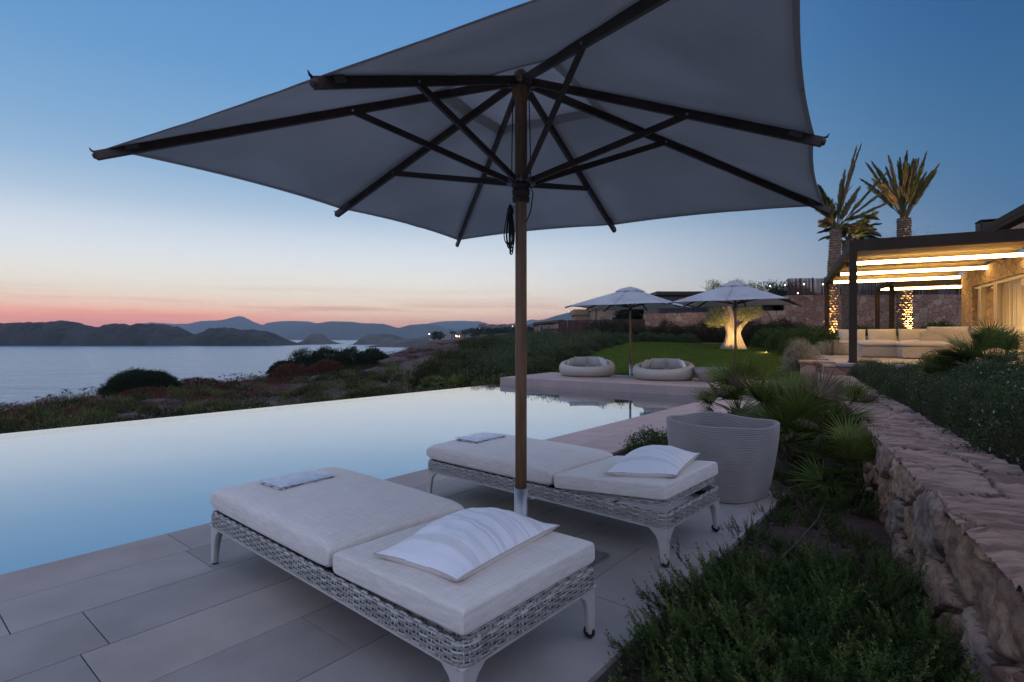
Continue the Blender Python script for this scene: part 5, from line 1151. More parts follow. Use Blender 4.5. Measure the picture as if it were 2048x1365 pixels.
for i, (px, Y, r, h, wl) in enumerate([(870,22.5,.8,.95,'bright green bush left of the pale pole, above the pool edge'), (935,21,.9,.8,'green spreading bush just beyond the far pool edge'), (985,19.2,.7,.6,'green bush touching the left corner of the platform'), (1075,20.6,.7,.6,'small green bush at the left rear corner of the platform'), (905,26,1.0,1.0,'tall green bush in front of the rosemary field'), (700,15.5,.6,.55,'green bush behind the middle of the infinity edge'), (735,17.5,.7,.6,'green bush on the slope behind the infinity edge'), (965,31,1.2,1.1,'broad green bush before the village lights')]):
    p = pix(px, 0, Y); scrub_bush('green_bush', p[0], Y, r, r*1.2, h, M['scrub_green'], wl, 120+i, 320, .10, .022, -.05, group='green bushes on the coastal slope')
for i, (px, Y, wl) in enumerate([(865, 19.0, 'bluish dwarf fan palm on the slope beyond the pool, left one'), (905, 18.4, 'bluish dwarf fan palm on the slope beyond the pool, right one')]):
    o = copy_tree(F2); p = pix(px, 0, Y); o.location = (p[0], Y, float(ground([p[0]], [Y])[0])); o.scale = (.85, .85, .8); o.rotation_euler = (0, 0, 1.7*i); o['label'] = wl
# dry umbel stalks against the sea
def umbels(n, lohi, seed, lab):
    g = np.random.default_rng(seed); t = MB()
    for k in range(n):
        px = g.uniform(*lohi); ye = float(np.interp(px, edge_px, edge_Y))*g.uniform(.95, 1.0); x = (px-1024)/F*ye; z_ = float(ground([x], [ye])[0]); h = g.uniform(.2, .55); top = np.array([x+g.normal(0, .08), ye, z_+h]); t.tube([(x, ye, z_-.05), top], [.008, .005], 3, False)
        for q in range(5): t.tube([top-np.array([0, 0, .05]), top+np.array([g.normal(0, .09), g.normal(0, .05), g.uniform(.0, .05)])], [.004, .016], 3, False)
    return tag(t.build('umbel_stalks', M['scrub_dark']), lab, 'dry stalks', kind='stuff')
umbels(50, (385, 560), 3, 'dry umbel flower stalks silhouetted against the sea right of the dome bush')
umbels(14, (0, 215), 4, 'dry umbel flower stalks silhouetted against the sea at the far left')
# rocks
for i, (px, Y, r) in enumerate([(250, 16.5, .5), (330, 21, .6), (760, 30, .7), (800, 38, .9), (655, 29.5, .7), (860, 47, 1.2)]):
    p = pix(px, 0, Y); v = np.array([(math.sin(a_)*math.cos(b_), math.sin(a_)*math.sin(b_), math.cos(a_)) for a_ in np.linspace(.05, 3.09, 16) for b_ in np.linspace(0, 2*np.pi, 24, endpoint=False)])
    v = v*(1+.35*vnoise(v, 1.6, i, 4))[:, None]*np.array([r*1.6, r, r*.42]); k = 24; f = [(a_*k+b_, a_*k+(b_+1) % k, (a_+1)*k+(b_+1) % k, (a_+1)*k+b_) for a_ in range(15) for b_ in range(k)]
    m_ = MB(); m_.add(v, f); o = m_.build('rock', M.setdefault('rock', mat('rock', (.10, .07, .06), .95, (.055, .04, .036), 3, bump=.8)), smooth=True); o.location = (p[0], Y, float(ground([p[0]], [Y])[0])-.06)
    tag(o, 'flat weathered rock lying on the %s' % ['slope at the far left beyond the pool', 'slope below the dark dome bush', 'bare ground right of the thicket', 'pale path toward the headland', 'slope under the dark thicket', 'crest above the headland'][i], 'rock', 'rocks on the slope')

# ================================================================ FAR HOUSES
M['wall_ochre'] = mat('wall_ochre', (.36, .25, .15), .9, (.30, .20, .12), 1.5)
M['wall_white'] = mat('wall_white', (.45, .42, .38), .9, (.38, .35, .31), 1)
M['roof_tile'] = mat('roof_tile', (.17, .09, .065), .9, (.11, .06, .045), 3, bump=.4)
M['pane_dark'] = mat('pane_dark', (.04, .055, .08), .15)
M['lit'] = mat('lit_pane', (.8, .6, .35), .5, emit=(1, .72, .38), estr=3.0)
M['lamp'] = mat('lamp', (1, .9, .6), .5, emit=(1, .80, .5), estr=14.0)
def house(px, py_base, Y, w, d_, h, label, wallm, lit=(), roof='hip', group='village houses', rz=0.0, storeys=2, zb=None, win=3):
    p = pix(px, py_base, Y); root = empty('village_house', p, rz, label, 'house', group)
    b = MB(); b.box((0, 0, h/2-1.5), (w, d_, h+3)); b.build('wall', wallm, root)
    r_ = MB()
    if roof == 'hip':
        v = [(-w/2-.5, -d_/2-.5, h), (w/2+.5, -d_/2-.5, h), (w/2+.5, d_/2+.5, h), (-w/2-.5, d_/2+.5, h), (-w*.2, 0, h+w*.14), (w*.2, 0, h+w*.14)]; r_.add(v, [(0, 1, 5, 4), (1, 2, 5), (2, 3, 4, 5), (3, 0, 4), (3, 2, 1, 0)])
    elif roof == 'gable':
        v = [(-w/2-.3, -d_/2-.3, h-w*.02), (w/2+.3, -d_/2-.3, h+w*.10), (w/2+.3, d_/2+.3, h+w*.10), (-w/2-.3, d_/2+.3, h-w*.02)]; v2 = [(x, y, z_+.25) for x, y, z_ in v]; r_.add(v+v2, [(3, 2, 1, 0), (4, 5, 6, 7), (0, 1, 5, 4), (1, 2, 6, 5), (2, 3, 7, 6), (3, 0, 4, 7)])
    else: r_.box((0, 0, h+.3), (w+.3, d_+.3, .6))
    r_.build('roof', M['roof_tile'] if roof != 'flat' else wallm, root)
    c_ = MB(); c_.box((w*.25, .5, h+w*.1), (w*.07, w*.07, w*.2)); c_.build('chimney', wallm, root)
    k = 0
    for s_ in range(storeys):
        for q in range(win):
            x = (q+.5)/win*w*.86-w*.43; zz_ = (s_+.5)*h/storeys
            f_ = MB(); ww, hh = w/win*.42, h/storeys*.5
            for sx in (-1, 1): f_.box((x+sx*(ww/2+.05), -d_/2-.03, zz_), (.1, .12, hh+.2))
            for sz in (-1, 1): f_.box((x, -d_/2-.031, zz_+sz*(hh/2+.05)), (ww, .12, .1))
            wo_ = f_.build('window', M['wall_white'], root); pn = MB(); pn.box((x, -d_/2-.015, zz_), (ww, .05, hh)); pn.build('pane', M['lit'] if k in lit else M['pane_dark'], wo_); k += 1
    return root
house(893, 677, 700, 11, 8, 5.0, 'white house with dark windows on the hillside left of the glowing house', M['wall_white'], (), 'flat', win=5)
house(917, 676, 690, 13, 8, 3.6, 'low house with two glowing windows on the hillside', M['wall_ochre'], (1, 2), 'hip', storeys=1, win=4)
house(939, 675, 650, 7, 6, 3.2, 'small pale gabled house right of the glowing low house', M['wall_white'], (), 'gable', storeys=1)
house(965, 657, 1000, 16, 10, 6.0, 'leftmost of the four brown villas on the hill crest', M['wall_ochre'], (), 'hip', win=4)
house(984, 657, 1010, 14, 10, 5.2, 'second of the four brown villas on the hill crest', M['wall_ochre'], (), 'hip')
house(1006, 657, 1000, 17, 10, 5.2, 'third of the four brown villas on the hill crest', M['wall_ochre'], (), 'hip')
house(1025, 657, 990, 12, 10, 5.0, 'crest villa with a glowing window beside the wooden pole', M['wall_ochre'], (4,), 'hip')
house(868, 677.5, 620, 10, 8, 2.6, 'low grey house near the lone street light on the headland', M['wall_white'], (), 'flat', storeys=1)
for i, (px, py, Y, wl) in enumerate([(858.6, 668.5, 600, 'lone bright street lamp on the headland'), (955.5, 658, 900, 'street lamp beside the upper villa, left one'), (959.2, 657.2, 900, 'street lamp beside the upper villa, right one'), (990.8, 658, 800, 'street lamp above the green bushes near the wooden pole'), (912, 672, 640, 'lamp on the low house terrace')]):
    p = pix(px, py, Y); r_ = empty('street_lamp', (p[0], p[1], p[2]-5), 0, wl, 'street lamp', 'village street lamps'); b = MB(); b.tube([(0, 0, -4), (0, 0, 4.6)], .08, 6); b.build('post', M['teak_dark'], r_); b = MB(); b.lathe([(0, -.5), (.4, -.3), (.5, 0), (.4, .3), (0, .5)], 10, c=(0, 0, 5)); b.build('lantern', M['lamp'], r_)
# hillside trees between the houses (one far wood)
Cn = []; 
for i in range(320):
    px = g.uniform(866, 1130); Y = g.uniform(420, 930); top = np.interp(px, [866, 889, 900, 914, 920, 937, 965, 1000, 1060, 1130], [670, 666.5, 663.5, 662.5, 664.5, 661, 660, 659, 658, 658]); py = top+g.random()**1.5*9
    if 884 < px < 944 and (py > 667 or Y < 720): continue
    p = pix(px, py, Y)
    k = 60; r = g.uniform(2.2, 4.2); c = norm(g.normal(size=(k, 3)))*r*np.array([1.2, 1.2, .75])*(g.random((k, 1))**.4)+p; Cn.append(c)
Cn = np.concatenate(Cn); V, F_ = kites(Cn, g.normal(size=Cn.shape), g.uniform(1.2, 2.4, len(Cn)), 1.2, g)
tag(raw('hillside_wood', V, F_, M['scrub_dark'], rnd=g.random(len(Cn))), 'dark pine wood covering the hillside between the far houses', 'wood', kind='stuff')
vh = pf(0, 0)
pxs2 = np.linspace(835, 1500, 60); Yv = np.linspace(240, 1150, 40); PXv, YYv = np.meshgrid(pxs2, Yv, indexing='ij')
tp2 = np.interp(PXv, [835, 860, 901, 940, 965, 1000, 1060, 1500], [690, 679, 677, 674, 668, 666, 664, 663])+(658.5-663)*np.clip((YYv-700)/250, 0, 1)*np.clip((PXv-930)/30, 0, 1); zz2 = H-(tp2-678)/F*YYv; zz2 = np.where(YYv < 260, zz2-(260-YYv)*.3, zz2); zz2 = np.where(PXv < 850, -20, zz2)
tag(raw('village_hillside', np.c_[((PXv-1024)/F*YYv).ravel(), YYv.ravel(), zz2.ravel()-1.0], grid_faces(60, 40), M['soil'], smooth=True), kind='structure')
# nearer neighbours behind the reed fence
hs1 = house(1094, 667, 62, 2.7, 6, .95, 'yellow ochre house with small arched windows left of the reed fence', M['wall_ochre'], (), 'gable', group='neighbouring houses', storeys=1, win=3)
house(1118, 667, 58, 2.2, 5, .45, 'low tiled roof tucked between the ochre house and the reed fence', M['wall_ochre'], (), 'hip', group='neighbouring houses', storeys=1, win=1)
for i, (px, Y, w, h, dz, wl) in enumerate([(1180, 62, 3.8, 3.35, 0, 'stepped ochre house with flat parapets behind the reed fence, left part'), (1212, 58, 3.0, 3.7, 0, 'taller ochre block behind the reed fence'), (1245, 54, 4.5, 3.55, 0, 'long ochre parapet building behind the reed fence, right part')]):
    house(px, 690, Y, w, 4, h, wl, M['wall_ochre'], (), 'flat', group='neighbouring houses', storeys=1, win=2)
# pines behind them
for i, (px, py, Y, r, wl) in enumerate([(1190, 634, 75, 1.5, 'round dark pine behind the ochre parapet, leftmost'), (1212, 632, 75, 1.6, 'round dark pine behind the ochre parapet, second from left'), (1245, 628, 70, 1.9, 'dark pine right of the middle behind the parapet'), (1268, 628, 52, 1.5, 'dark tree right above the stone wall end'), (1290, 626, 50, 1.5, 'dark tree touching the black roofed house')]):
    p = pix(px, py, Y); root = empty('pine_tree', (p[0], Y, .5), 0, wl, 'pine tree', 'pines behind the neighbouring houses'); hz = p[2]-.5
    b = MB(); b.tube([(0, 0, 0), (0, 0, hz)], [.2, .12], 8); b.build('trunk', M['olive_bark'], root)
    V, F_, rn, S, _ = dome(r, r*.7, 260, 20, .25, .09, 140+i, ragged=.15, spread=.2); V[:, 2] += hz-r*.3; raw('crown', V, F_, M['scrub_dark'], root, rnd=rn)
# reed fence
M['reed'] = mat('reed', (.12, .055, .04), .9, (.07, .033, .026), 2, stretch=(24, 24, .6), bump=.6, bscale=4, rnd=[(.06, .03, .024), (.11, .05, .037), (.16, .08, .06)])
def reed_panel(name, p0, p1, zb0, zb1, zt0, zt1, label, n=240, seed=1):
    g = np.random.default_rng(seed); root = empty(name, (p0[0], p0[1], zb0), 0, label, 'reed fence', 'reed fences'); b = MB()
    for k in range(n):
        t = (k+.5)/n; x, y = p0[0]+(p1[0]-p0[0])*t, p0[1]+(p1[1]-p0[1])*t; zb = zb0+(zb1-zb0)*t; zt = zt0+(zt1-zt0)*t+g.uniform(-.02, .02); L = math.dist(p0, p1)/n
        b.tube([(x-p0[0], y-p0[1]+g.uniform(-.008, .008), zb-zb0), (x-p0[0]+g.normal(0, .008), y-p0[1], zt-zb0)], L*.55, 4, True, g.random())
    b.build('reeds', M['reed'], root); w = MB()
    for q in (.15, .5, .85): w.tube([(0, -.05, (zt0-zb0)*q), (p1[0]-p0[0], p1[1]-p0[1]-.05, zb1-zb0+(zt1-zb1)*q)], .008, 4)
    w.build('tie_wires', M['black_cord'], root)
    for t in (0.01, .34, .67, .99):
        w = MB(); x, y = (p1[0]-p0[0])*t, (p1[1]-p0[1])*t; w.box((x, y+.08, (zt0-zb0)/2), (.06, .06, zt0-zb0-.02)); w.build('post', M['teak_dark'], root)
    return root
a0 = pix(1117, 0, 36); a1 = pix(1290, 0, 33.5)
reed_panel('reed_fence', (a0[0], 36), (a1[0], 33.5), .9, .9, H+(678-641)*36/F, H+(678-639)*33.5/F, 'reddish brown reed fence between the rosemary field and the stone wall', 260, 2)
a0 = pix(1577, 0, 31.5); a1 = pix(1652, 0, 30.8)
reed_panel('reed_fence', (a0[0], 31.5), (a1[0], 30.8), 3.5, 3.5, H+(678-557)*31.5/F, H+(678-557)*30.8/F, 'reed screen standing on top of the tall stone wall', 120, 3)
a0 = pix(1655, 0, 31); a1 = pix(2060, 0, 30.3)
reed_panel('reed_fence', (a0[0], 31), (a1[0], 30.3), 3.5, 3.5, H+(678-560)*31/F, 4.6, 'long reed screen on the stone wall seen beneath the pergola roof', 300, 4)

# ================================================================ GARDEN WALL, BLACK HOUSE, PERGOLA, VILLA
M['garden_stone'] = stone_mat('garden_stone', [(.46, .23, .14), (.38, .19, .12), (.52, .31, .19), (.34, .17, .11), (.56, .40, .27), (.44, .22, .14)], 3.0, (.20, .12, .085), .05, .7)
gw = empty('garden_wall', (14, 29.2, .6), 0, 'long ochre rubble stone garden wall at the back, lower at its left end', 'wall')
def wall_seg(px0, Y0, px1, Y1, ztop0, ztop1, th=.5, nm='wall_section'):
    a_ = pix(px0, 0, Y0); b_ = pix(px1, 0, Y1); m_ = MB(); o = np.array([14, 29.2, .6]); P = []
    for (q, zt) in ((a_, ztop0), (b_, ztop1)):
        for dy in (0, th): P += [(q[0]-o[0], q[1]+dy-o[1], -.5), (q[0]-o[0], q[1]+dy-o[1], zt-o[2])]
    m_.add(P, [(0, 4, 5, 1), (2, 3, 7, 6), (1, 5, 7, 3), (0, 1, 3, 2), (4, 6, 7, 5)]); return m_.build(nm, M['garden_stone'], gw)
wall_seg(1290, 33.5, 1583, 29.0, H+(678-628)*33.5/F, H+(678-621)*29/F); wall_seg(1577, 28.8, 2150, 29.5, H+(678-591)*28.8/F, H+(678-588)*29.5/F, nm='wall_section')
bh = empty('black_house', tuple(pix(1374, 628, 36)), 0, 'flat black roofed modern house behind the garden wall', 'house')
M['black_clad'] = mat('black_clad', (.022, .018, .018), .6, (.03, .024, .022), 3); M['brown_clad'] = mat('brown_clad', (.06, .04, .035), .6)
b = MB(); b.box((.2, 2, -.2), (4.2, 4, 3.0)); b.box((2.5, 2, -.2), (6.5, 3.8, 2.2)); b.build('wall', M['brown_clad'], bh)
b = MB(); b.box((.35, 1.9, 1.34), (5.0, 4.8, .22)); b.box((3.6, 1.9, .72), (9.5, 4.6, .14)); b.build('roof', M['black_clad'], bh)
for i in range(4): b = MB(); b.box((-1.2+i*.95, -.02, .55), (.8, .05, 1.1)); b.build('window', M['pane_dark'], bh)
# dark vegetated bank behind
sp = []
V, F_, rn, S, _ = dome(2.4, 2.0, 520, 24, .16, .05, 171, ragged=.2, spread=.18); root = empty('bank_tree', tuple(pix(1545, 632, 40)), 0, 'dark bushy tree on the bank behind the far right parasol', 'tree'); raw('crown', V, F_, M['scrub_dark'], root, rnd=rn); S.build('branches', M['stem'], root)
root.scale = (1.1, 1, .95)
r2_ = copy_tree(root); r2_.location = tuple(pix(1500, 640, 42)); r2_.scale = (1, 1, .65); r2_['label'] = 'lower dark bushy tree left of the reed screen'
r3_ = copy_tree(root); r3_.location = tuple(pix(1583, 620, 46)); r3_.scale = (1, 1, .9); r3_['label'] = 'dark bushy tree rising behind the reed screen'
for q in (root, r2_, r3_): tag(q, None, 'tree', 'bushy trees on the bank')
for i, (px, py) in enumerate([(1513, 575), (1540, 573), (1570, 571), (1608, 569), (1646, 569), (1596, 587)]):
    p = pix(px, py, 30.5); r_ = empty('string_light', p, 0, 'small warm bulb of the light string, %s from the left' % ['first', 'second', 'third', 'fourth', 'fifth', 'sixth, hanging lowest,'][i], 'string light', 'warm bulbs strung over the garden wall'); b = MB(); b.lathe([(0, -.035), (.03, -.01), (.03, .015), (0, .03)], 8); b.build('bulb', M['lamp'], r_); b = MB(); b.lathe([(0, .03), (.016, .03), (.016, .07), (0, .07)], 8); b.build('socket', M['black_cord'], r_)
# terrace floor
def PQ(x, y, z_=0.0): return np.array([7.79, 12.34, 0])+Q2*x+P2*y+np.array([0, 0, z_])
RZP = math.atan2(Q2[1], Q2[0]); TZ = .75
d = MB(); rr = np.random.default_rng(15)
for i in range(10):
    y0 = -.6+i*1.0
    for k in range(8): x0 = -.35+k*1.2-.3*(i % 2); d.box(PQ(x0+.6, y0+.5, TZ-.03), (1.194, .994, .06), rz=RZP, r=rr.random())
tag(d.build('terrace_floor', M['stone']), kind='structure')
d = MB(); d.box(PQ(4.5, 4.4, .3), (10.2, 9.9, .80), rz=RZP); tag(d.build('terrace_base', M['garden_stone']), kind='structure')
# small return wall and step by the terrace
st_ = empty('step_wall', tuple(gpt(1628, 738, .55)), RZP, 'small stone end wall lit by a step light where the low wall meets the terrace', 'wall')
b = MB(); b.box((.45, .2, -.12), (1.5, .5, .45)); b.build('wall_block', M['garden_stone'], st_, bevel=.02); b = MB(); b.box((.45, .9, .14), (1.55, 1.9, .07)); b.build('coping', M['garden_stone'], st_, bevel=.01)
# pergola
M['bronze'] = mat('bronze', (.060, .040, .027), .75, (.045, .031, .022), 2, spec=.15)
M['ceiling'] = mat('awning', (.60, .46, .27), .85)
M['led'] = mat('led', (1, .8, .5), .5, emit=(1.0, .64, .22), estr=26.0)
pg = empty('pergola', tuple(PQ(0, 0, TZ)), RZP, 'dark metal pergola with glowing light strips over the white sofas', 'pergola')
HT = 3.30-TZ
for (x, y) in ((0, 0), (0, 8.48), (2.02, 12.16), (2.18, 9.9)):
    b = MB(); b.box((x, y, HT/2), (.15, .15, HT-.004)); b.build('post', M['bronze'], pg, bevel=.006)
for nm_, c_, s_ in (('beam', (2.25, 0, HT+.12), (4.65, .15, .25)), ('beam', (0, 4.24, HT+.10), (.15, 8.35, .20)), ('beam', (1.9, 8.48, HT+.10), (3.8, .15, .20)), ('beam', (2.02, 10.6, HT+.05), (.12, 3.5, .16)), ('beam', (3.3, 12.25, HT+.05), (2.6, .12, .16))):
    b = MB(); b.box(c_, s_); b.build(nm_, M['bronze'], pg, bevel=.005)
ys = [0.08, 2.086, 4.67, 7.29, 8.40]; cm = MB()
def drape(x0, x1, y0, y1, z_):
    n = 16; P = [(x, y0+(y1-y0)*i/n, z_-.13*(1-(2*i/n-1)**2)) for x in (x0, x1) for i in range(n+1)]; cm.add(P, [(i, i+1, n+2+i, n+1+i) for i in range(n)])
for i in range(4): drape(.08, 3.6, ys[i], ys[i+1], HT+.16)
drape(2.08, 4.9, 9.2, 11.26, HT+.10); drape(2.08, 4.9, 11.26, 12.2, HT+.10)
o = cm.build('fabric_roof', M['ceiling'], pg, smooth=True); md = o.modifiers.new('s', 'SOLIDIFY'); md.thickness = .004
for (x0, x1, y) in ((.1, 3.62, 2.086), (.1, 3.62, 4.67), (.1, 3.62, 7.29), (2.0, 4.6, 11.26)):
    b = MB(); b.box(((x0+x1)/2, y, HT-.02), (x1-x0, .06, .05)); cb = b.build('cross_rail', M['bronze'], pg)
    b = MB(); b.box(((x0+x1)/2, y, HT-.062), (x1-x0-.06, .05, .03)); b.build('light_strip', M['led'], cb)
    b = MB(); b.box(((x0+x1)/2, y-.045, HT-.02), (x1-x0-.06, .022, .04)); b.build('light_strip', M['led'], cb)
    b = MB(); b.tube([(x0-.06, y, HT-.03), (x0, y, HT-.03)], .07, 10); b.build('end_cap', M['bronze'], cb)
# villa
vl = empty('villa', tuple(PQ(3.6, 2.4, TZ)), RZP, 'stone villa with lit glass doors and dark roof edge at the right side', 'villa')
M['villa_stone'] = stone_mat('villa_stone', [(.42, .30, .20), (.36, .24, .16), (.50, .38, .26), (.32, .21, .15)], 3.2, (.18, .13, .09), .05, .6)
M['frame'] = mat('frame', (.50, .43, .32), .5); M['lit_big'] = mat('lit_big', (.9, .75, .5), .6, emit=(1, .76, .40), estr=.75)
M['room_lamp'] = mat('room_lamp', (.9, .8, .6), .5, emit=(1, .8, .5), estr=5.0); M['curtain'] = mat('curtain', (.62, .52, .38), .9, (.5, .42, .3), 2, stretch=(1, 26, .3), emit=(1, .70, .32), estr=.22)
M['glass'] = M['film']; M['room_paint'] = mat('room_paint', (.72, .62, .46), .8); M['drape'] = mat('drape', (.70, .62, .48), .9, transl=.35)
b = MB(); b.box((.25, -.4+4.6, 1.3), (.5, 1.1, 2.6)); b.box((.25, .0, 2.35), (.5, 8.1, .5)); b.box((.3, -4.3, 1.05), (.5, .6, 2.1)); b.box((4.5, 4.55, 1.55), (8.0, .4, 3.1)); b.box((4.3, 0, 3.4), (7.6, 8.9, .3))
b.build('wall', M['villa_stone'], vl)
b = MB(); b.box((5.1, 2.0, 3.65), (5.6, 6.2, .85)); b.build('upper_wall', M['villa_stone'], vl)
b = MB(); b.box((4.1, 1.9, 4.18), (6.4, 8.4, .20)); b.box((1.02, 1.9, 4.02), (.22, 8.4, .12)); b.build('roof', M['bronze'], vl, bevel=.01)
for (y0, y1, m_, nm_) in ((3.15, 4.05, 'frame', 'door'), (1.9, 3.05, 'glass', 'window'), (-.7, 1.75, 'glass', 'window'), (-3.9, -.85, 'glass', 'window')):
    f_ = MB(); ym = (y0+y1)/2; w = y1-y0
    for yy_ in (y0, y1): f_.box((.10, yy_, 1.05), (.12, .09, 2.098))
    f_.box((.10, ym, 2.055), (.10, w-.09, .08)); f_.box((.10, ym, .04), (.10, w-.09, .07)); fo = f_.build(nm_, M['frame'], vl, bevel=.004)
    p_ = MB(); p_.box((.13, ym, 1.05), (.02, w-.09, 1.95)); p_.build('pane', M[m_], fo)
rm = MB(); rm.box((3.0, -.1, -.02), (5.2, 7.9, .06)); rm.box((3.0, -.1, 2.14), (5.2, 7.9, .06)); rm.box((5.55, -.1, 1.06), (.1, 7.9, 2.1)); rm.box((3.0, -4.1, 1.06), (5.2, .1, 2.1)); rm.box((3.0, 3.9, 1.06), (5.2, .1, 2.1)); rm.build('room', M['room_paint'], vl)
for (y0, y1, sd_) in ((1.95, 3.0, 1), (1.15, 1.7, 2), (-.66, -.35, 3), (-3.85, -3.3, 4)):
    n_ = 90; yv = np.linspace(y0, y1, n_); xv = .34+.035*np.sin(np.linspace(0, (y1-y0)*62, n_)+sd_)+.012*np.sin(np.linspace(0, (y1-y0)*23, n_)); V = np.concatenate([np.c_[xv, yv, 0*yv+.03], np.c_[xv, yv, 0*yv+2.08]]); dm = MB(); dm.add(V, [(i, i+1, n_+i+1, n_+i) for i in range(n_-1)]); dm.build('curtain', M['drape'], vl, smooth=True)
for yl in (-2.2, 1.0):
    lb_ = MB(); lb_.lathe([(0, 2.02), (.18, 2.03), (.20, 2.08), (.16, 2.10)], 20, c=(1.9, yl, 0)); lo_ = lb_.build('ceiling_lamp', M['room_lamp'], vl)
    rl_ = bpy.data.lights.new('room_light', 'AREA'); rl_.shape = 'DISK'; rl_.size = .9; rl_.energy = 240; rl_.color = (1.0, .70, .36); ro = bpy.data.objects.new('room_light', rl_); C.objects.link(ro); ro.parent = vl; ro.location = (1.9, yl, 1.98)
ch_ = empty('chimney_box', tuple(pix(1978, 470, 21.5)), RZP, 'slatted brown box rising on the roof left of the villa roof edge', 'roof box')
ch_.scale = (.68, .68, .68)
b = MB(); 
for i in range(14): b.box((0, 0, -1.0+i*.125), (1.0, 1.0, .10))
b.build('slats', M['brown_clad'], ch_); b = MB(); b.box((0, 0, .80), (1.06, 1.06, .06)); [b.box((sx*.47, sy*.47, -.15), (.06, .06, 1.9)) for sx in (-1, 1) for sy in (-1, 1)]; b.build('frame', M['bronze'], ch_)
# sofas and ottomans
M['sofa_weave'] = mat('sofa_weave', (.48, .43, .35), .6, (.38, .34, .28), 22, bump=.5, bscale=50)
def sofa(x, y, w, d_, h, rz, label, backs, seat=True):
    root = empty('outdoor_sofa', tuple(PQ(x, y, TZ)), RZP+rz, label, 'sofa', 'white outdoor sofas'); b = MB(); b.box((0, 0, .19), (w, d_, .34)); b.build('base', M['sofa_weave'], root, bevel=.02)
    b = MB(); b.box((0, d_/2-.05, h/2+.01), (w, .10, h)); 
    b.build('backrest', M['sofa_weave'], root, bevel=.02)
    for sx in (-1, 1): b = MB(); b.box((sx*(w/2-.06), -.06, h*.40), (.11, d_-.14, h*.78)); b.build('armrest', M['sofa_weave'], root, bevel=.02)
    for q in range(backs):
        xx = (q+.5)/backs*(w-.3)-(w-.3)/2; V, f = puff((w-.3)/backs*.98, d_-.2, .14, .02, nx=24, ny=24, ex=8); V += np.array([xx, -.05, .42]); raw('seat_cushion', V, f, M['daypillow'], root, smooth=True)
        V, f = puff((w-.3)/backs*.95, .46, .12, .04, nx=24, ny=24, ex=4, pinch=.04); Rm = np.array(Matrix.Rotation(math.radians(75), 3, 'X')); V = V @ Rm.T + np.array([xx, d_/2-.2, .66]); raw('back_cushion', V, f, M['daypillow'], root, smooth=True)
    return root
sofa(1.55, 7.2, 2.9, .95, .64, 0, 'long white woven sofa at the back of the pergola', 3)
sofa(3.0, 4.1, 2.2, .95, .74, math.radians(180), 'white woven sofa seen from behind, right of the ottomans', 2)
def ottoman(x, y, label):
    root = empty('ottoman', tuple(PQ(x, y, TZ)), RZP, label, 'ottoman', 'cream ottomans'); b = MB(); b.box((0, 0, .17), (1.0, .9, .30)); b.build('base', M['sofa_weave'], root, bevel=.02); V, f = puff(1.05, .95, .15, .05, nx=30, ny=30, ex=8); V += np.array([0, 0, .40]); raw('cushion', V, f, M['daypillow'], root, smooth=True)
ottoman(1.15, 4.9, 'cream cushioned ottoman on the left under the pergola'); ottoman(2.0, 4.0, 'cream cushioned ottoman in front, nearer the shrubs')
tp_ = empty('tub_planter', tuple(PQ(-.1, 7.0, TZ)), 0, 'small pale tub planter at the left end of the sofa, lit plant inside', 'planter'); b = MB(); b.lathe([(0, 0), (.18, 0), (.24, .45), (.21, .45), (.16, .1), (0, .1)], 24); b.build('tub', M['sofa_weave'], tp_, smooth=True)
V, F_, rn, S, _ = dome(.3, .35, 60, 20, .08, .04, 190, spread=.05); V[:, 2] += .4; raw('foliage', V, F_, M['bright_leaf'], tp_, rnd=rn)

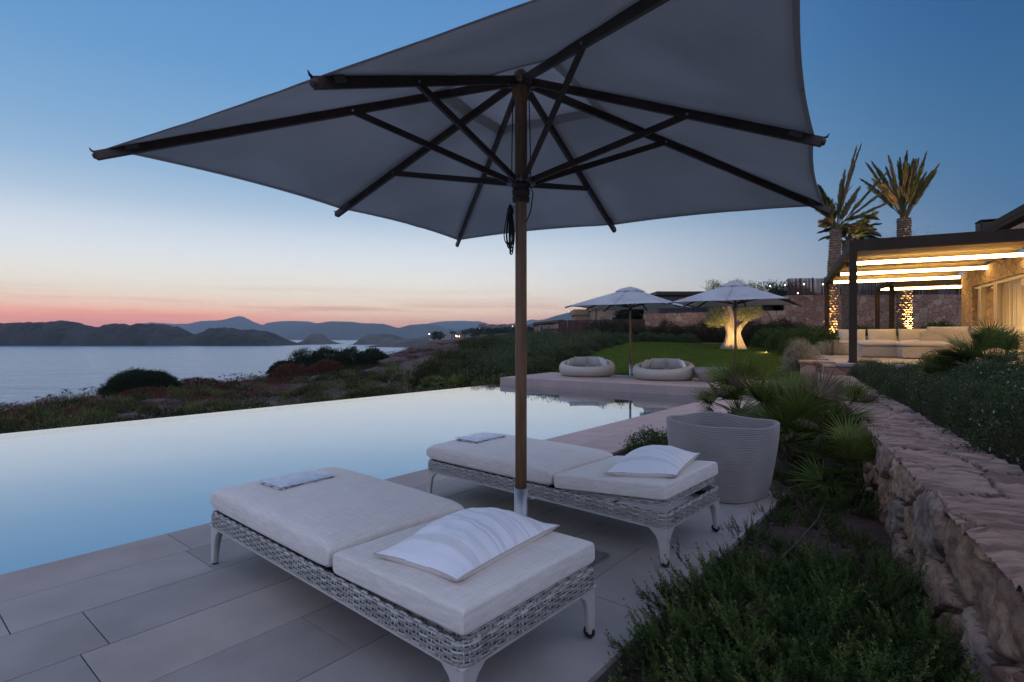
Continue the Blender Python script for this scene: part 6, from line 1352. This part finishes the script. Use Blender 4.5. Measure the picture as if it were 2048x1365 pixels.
# ================================================================ GARDEN LAMPS
def spot(pos, aim, power, label, size=60, blend=.6, radius=.02, color=(1.0, .62, .24), fixture=True):
    root = empty('garden_spotlight', pos, 0, label, 'spotlight', 'garden spotlights'); d_ = norm((np.array(aim)-np.array(pos))[None])[0]
    b = MB(); b.tube([(0, 0, -.12), (0, 0, .0)], .012, 8); p0 = -d_*.05; b.tube([p0, p0+d_*.09], .035, 12, False); b.tube([p0, p0+d_*.002], .034, 12); b.build('lamp_housing', M['black_cord'], root)
    l = bpy.data.lights.new('spot', 'SPOT'); l.energy = power; l.spot_size = math.radians(size); l.spot_blend = blend; l.shadow_soft_size = radius; l.color = color
    o = bpy.data.objects.new('spot', l); C.objects.link(o); o.parent = root; o.location = tuple(d_*.075); o.rotation_euler = Vector(d_).to_track_quat('-Z', 'Y').to_euler(); return root
spot((10.35, 22.7, .82), (10.0, 24, 2.1), 250, 'spotlight at the foot of the olive tree', 96)
spot((9.2, 22.9, .82), (9.35, 24, 2.1), 210, 'second spotlight left of the olive tree foot', 96)
spot((12.95, 21.9, .75), (13.35, 22.4, 4.6), 2600, 'spotlight lighting the left palm trunk', 50)
spot((18.25, 24.2, .85), (18.15, 25, 5.0), 3600, 'spotlight lighting the right palm trunk', 46)
spot((10.35, 21.8, .80), (8.9, 21.2, .60), 45, 'low lawn spotlight beside the silver bush', 110)
spot((5.25, 8.6, .02), (5.3, 9.3, .5), 7, 'low spotlight behind the fan palms at the wall foot', 120)
sl2 = bpy.data.lights.new('step_light', 'AREA'); sl2.energy = 5; sl2.size = .5; sl2.color = WARM; o = bpy.data.objects.new('step_light', sl2); C.objects.link(o); o.parent = st_; o.location = (.9, -.10, .05); o.rotation_euler = (math.radians(20), 0, 0)
vlight = bpy.data.lights.new('roof_wash', 'AREA'); vlight.energy = 45; vlight.size = 2.5; vlight.color = WARM; o = bpy.data.objects.new('roof_wash', vlight); C.objects.link(o); o.parent = vl; o.location = (1.6, 1.5, 3.62); o.rotation_euler = (0, math.radians(120), 0)

# ================================================================ HAZE
hz_ = MB(); hz_.box((0, 5200, 187.0), (18060, 13480, 400.0)); 
hm = bpy.data.materials.new('haze'); hm.use_nodes = True; nt = hm.node_tree; nt.nodes.clear(); pv = N(nt, 'ShaderNodeVolumePrincipled'); pv.inputs['Color'].default_value = (.70, .84, 1.0, 1); pv.inputs['Density'].default_value = .00010; pv.inputs['Anisotropy'].default_value = .5
ou = N(nt, 'ShaderNodeOutputMaterial'); nt.links.new(pv.outputs[0], ou.inputs['Volume'])
if not NO_HAZE: tag(hz_.build('haze', hm), 'thin bluish evening haze over sea and hills', 'haze', kind='stuff')
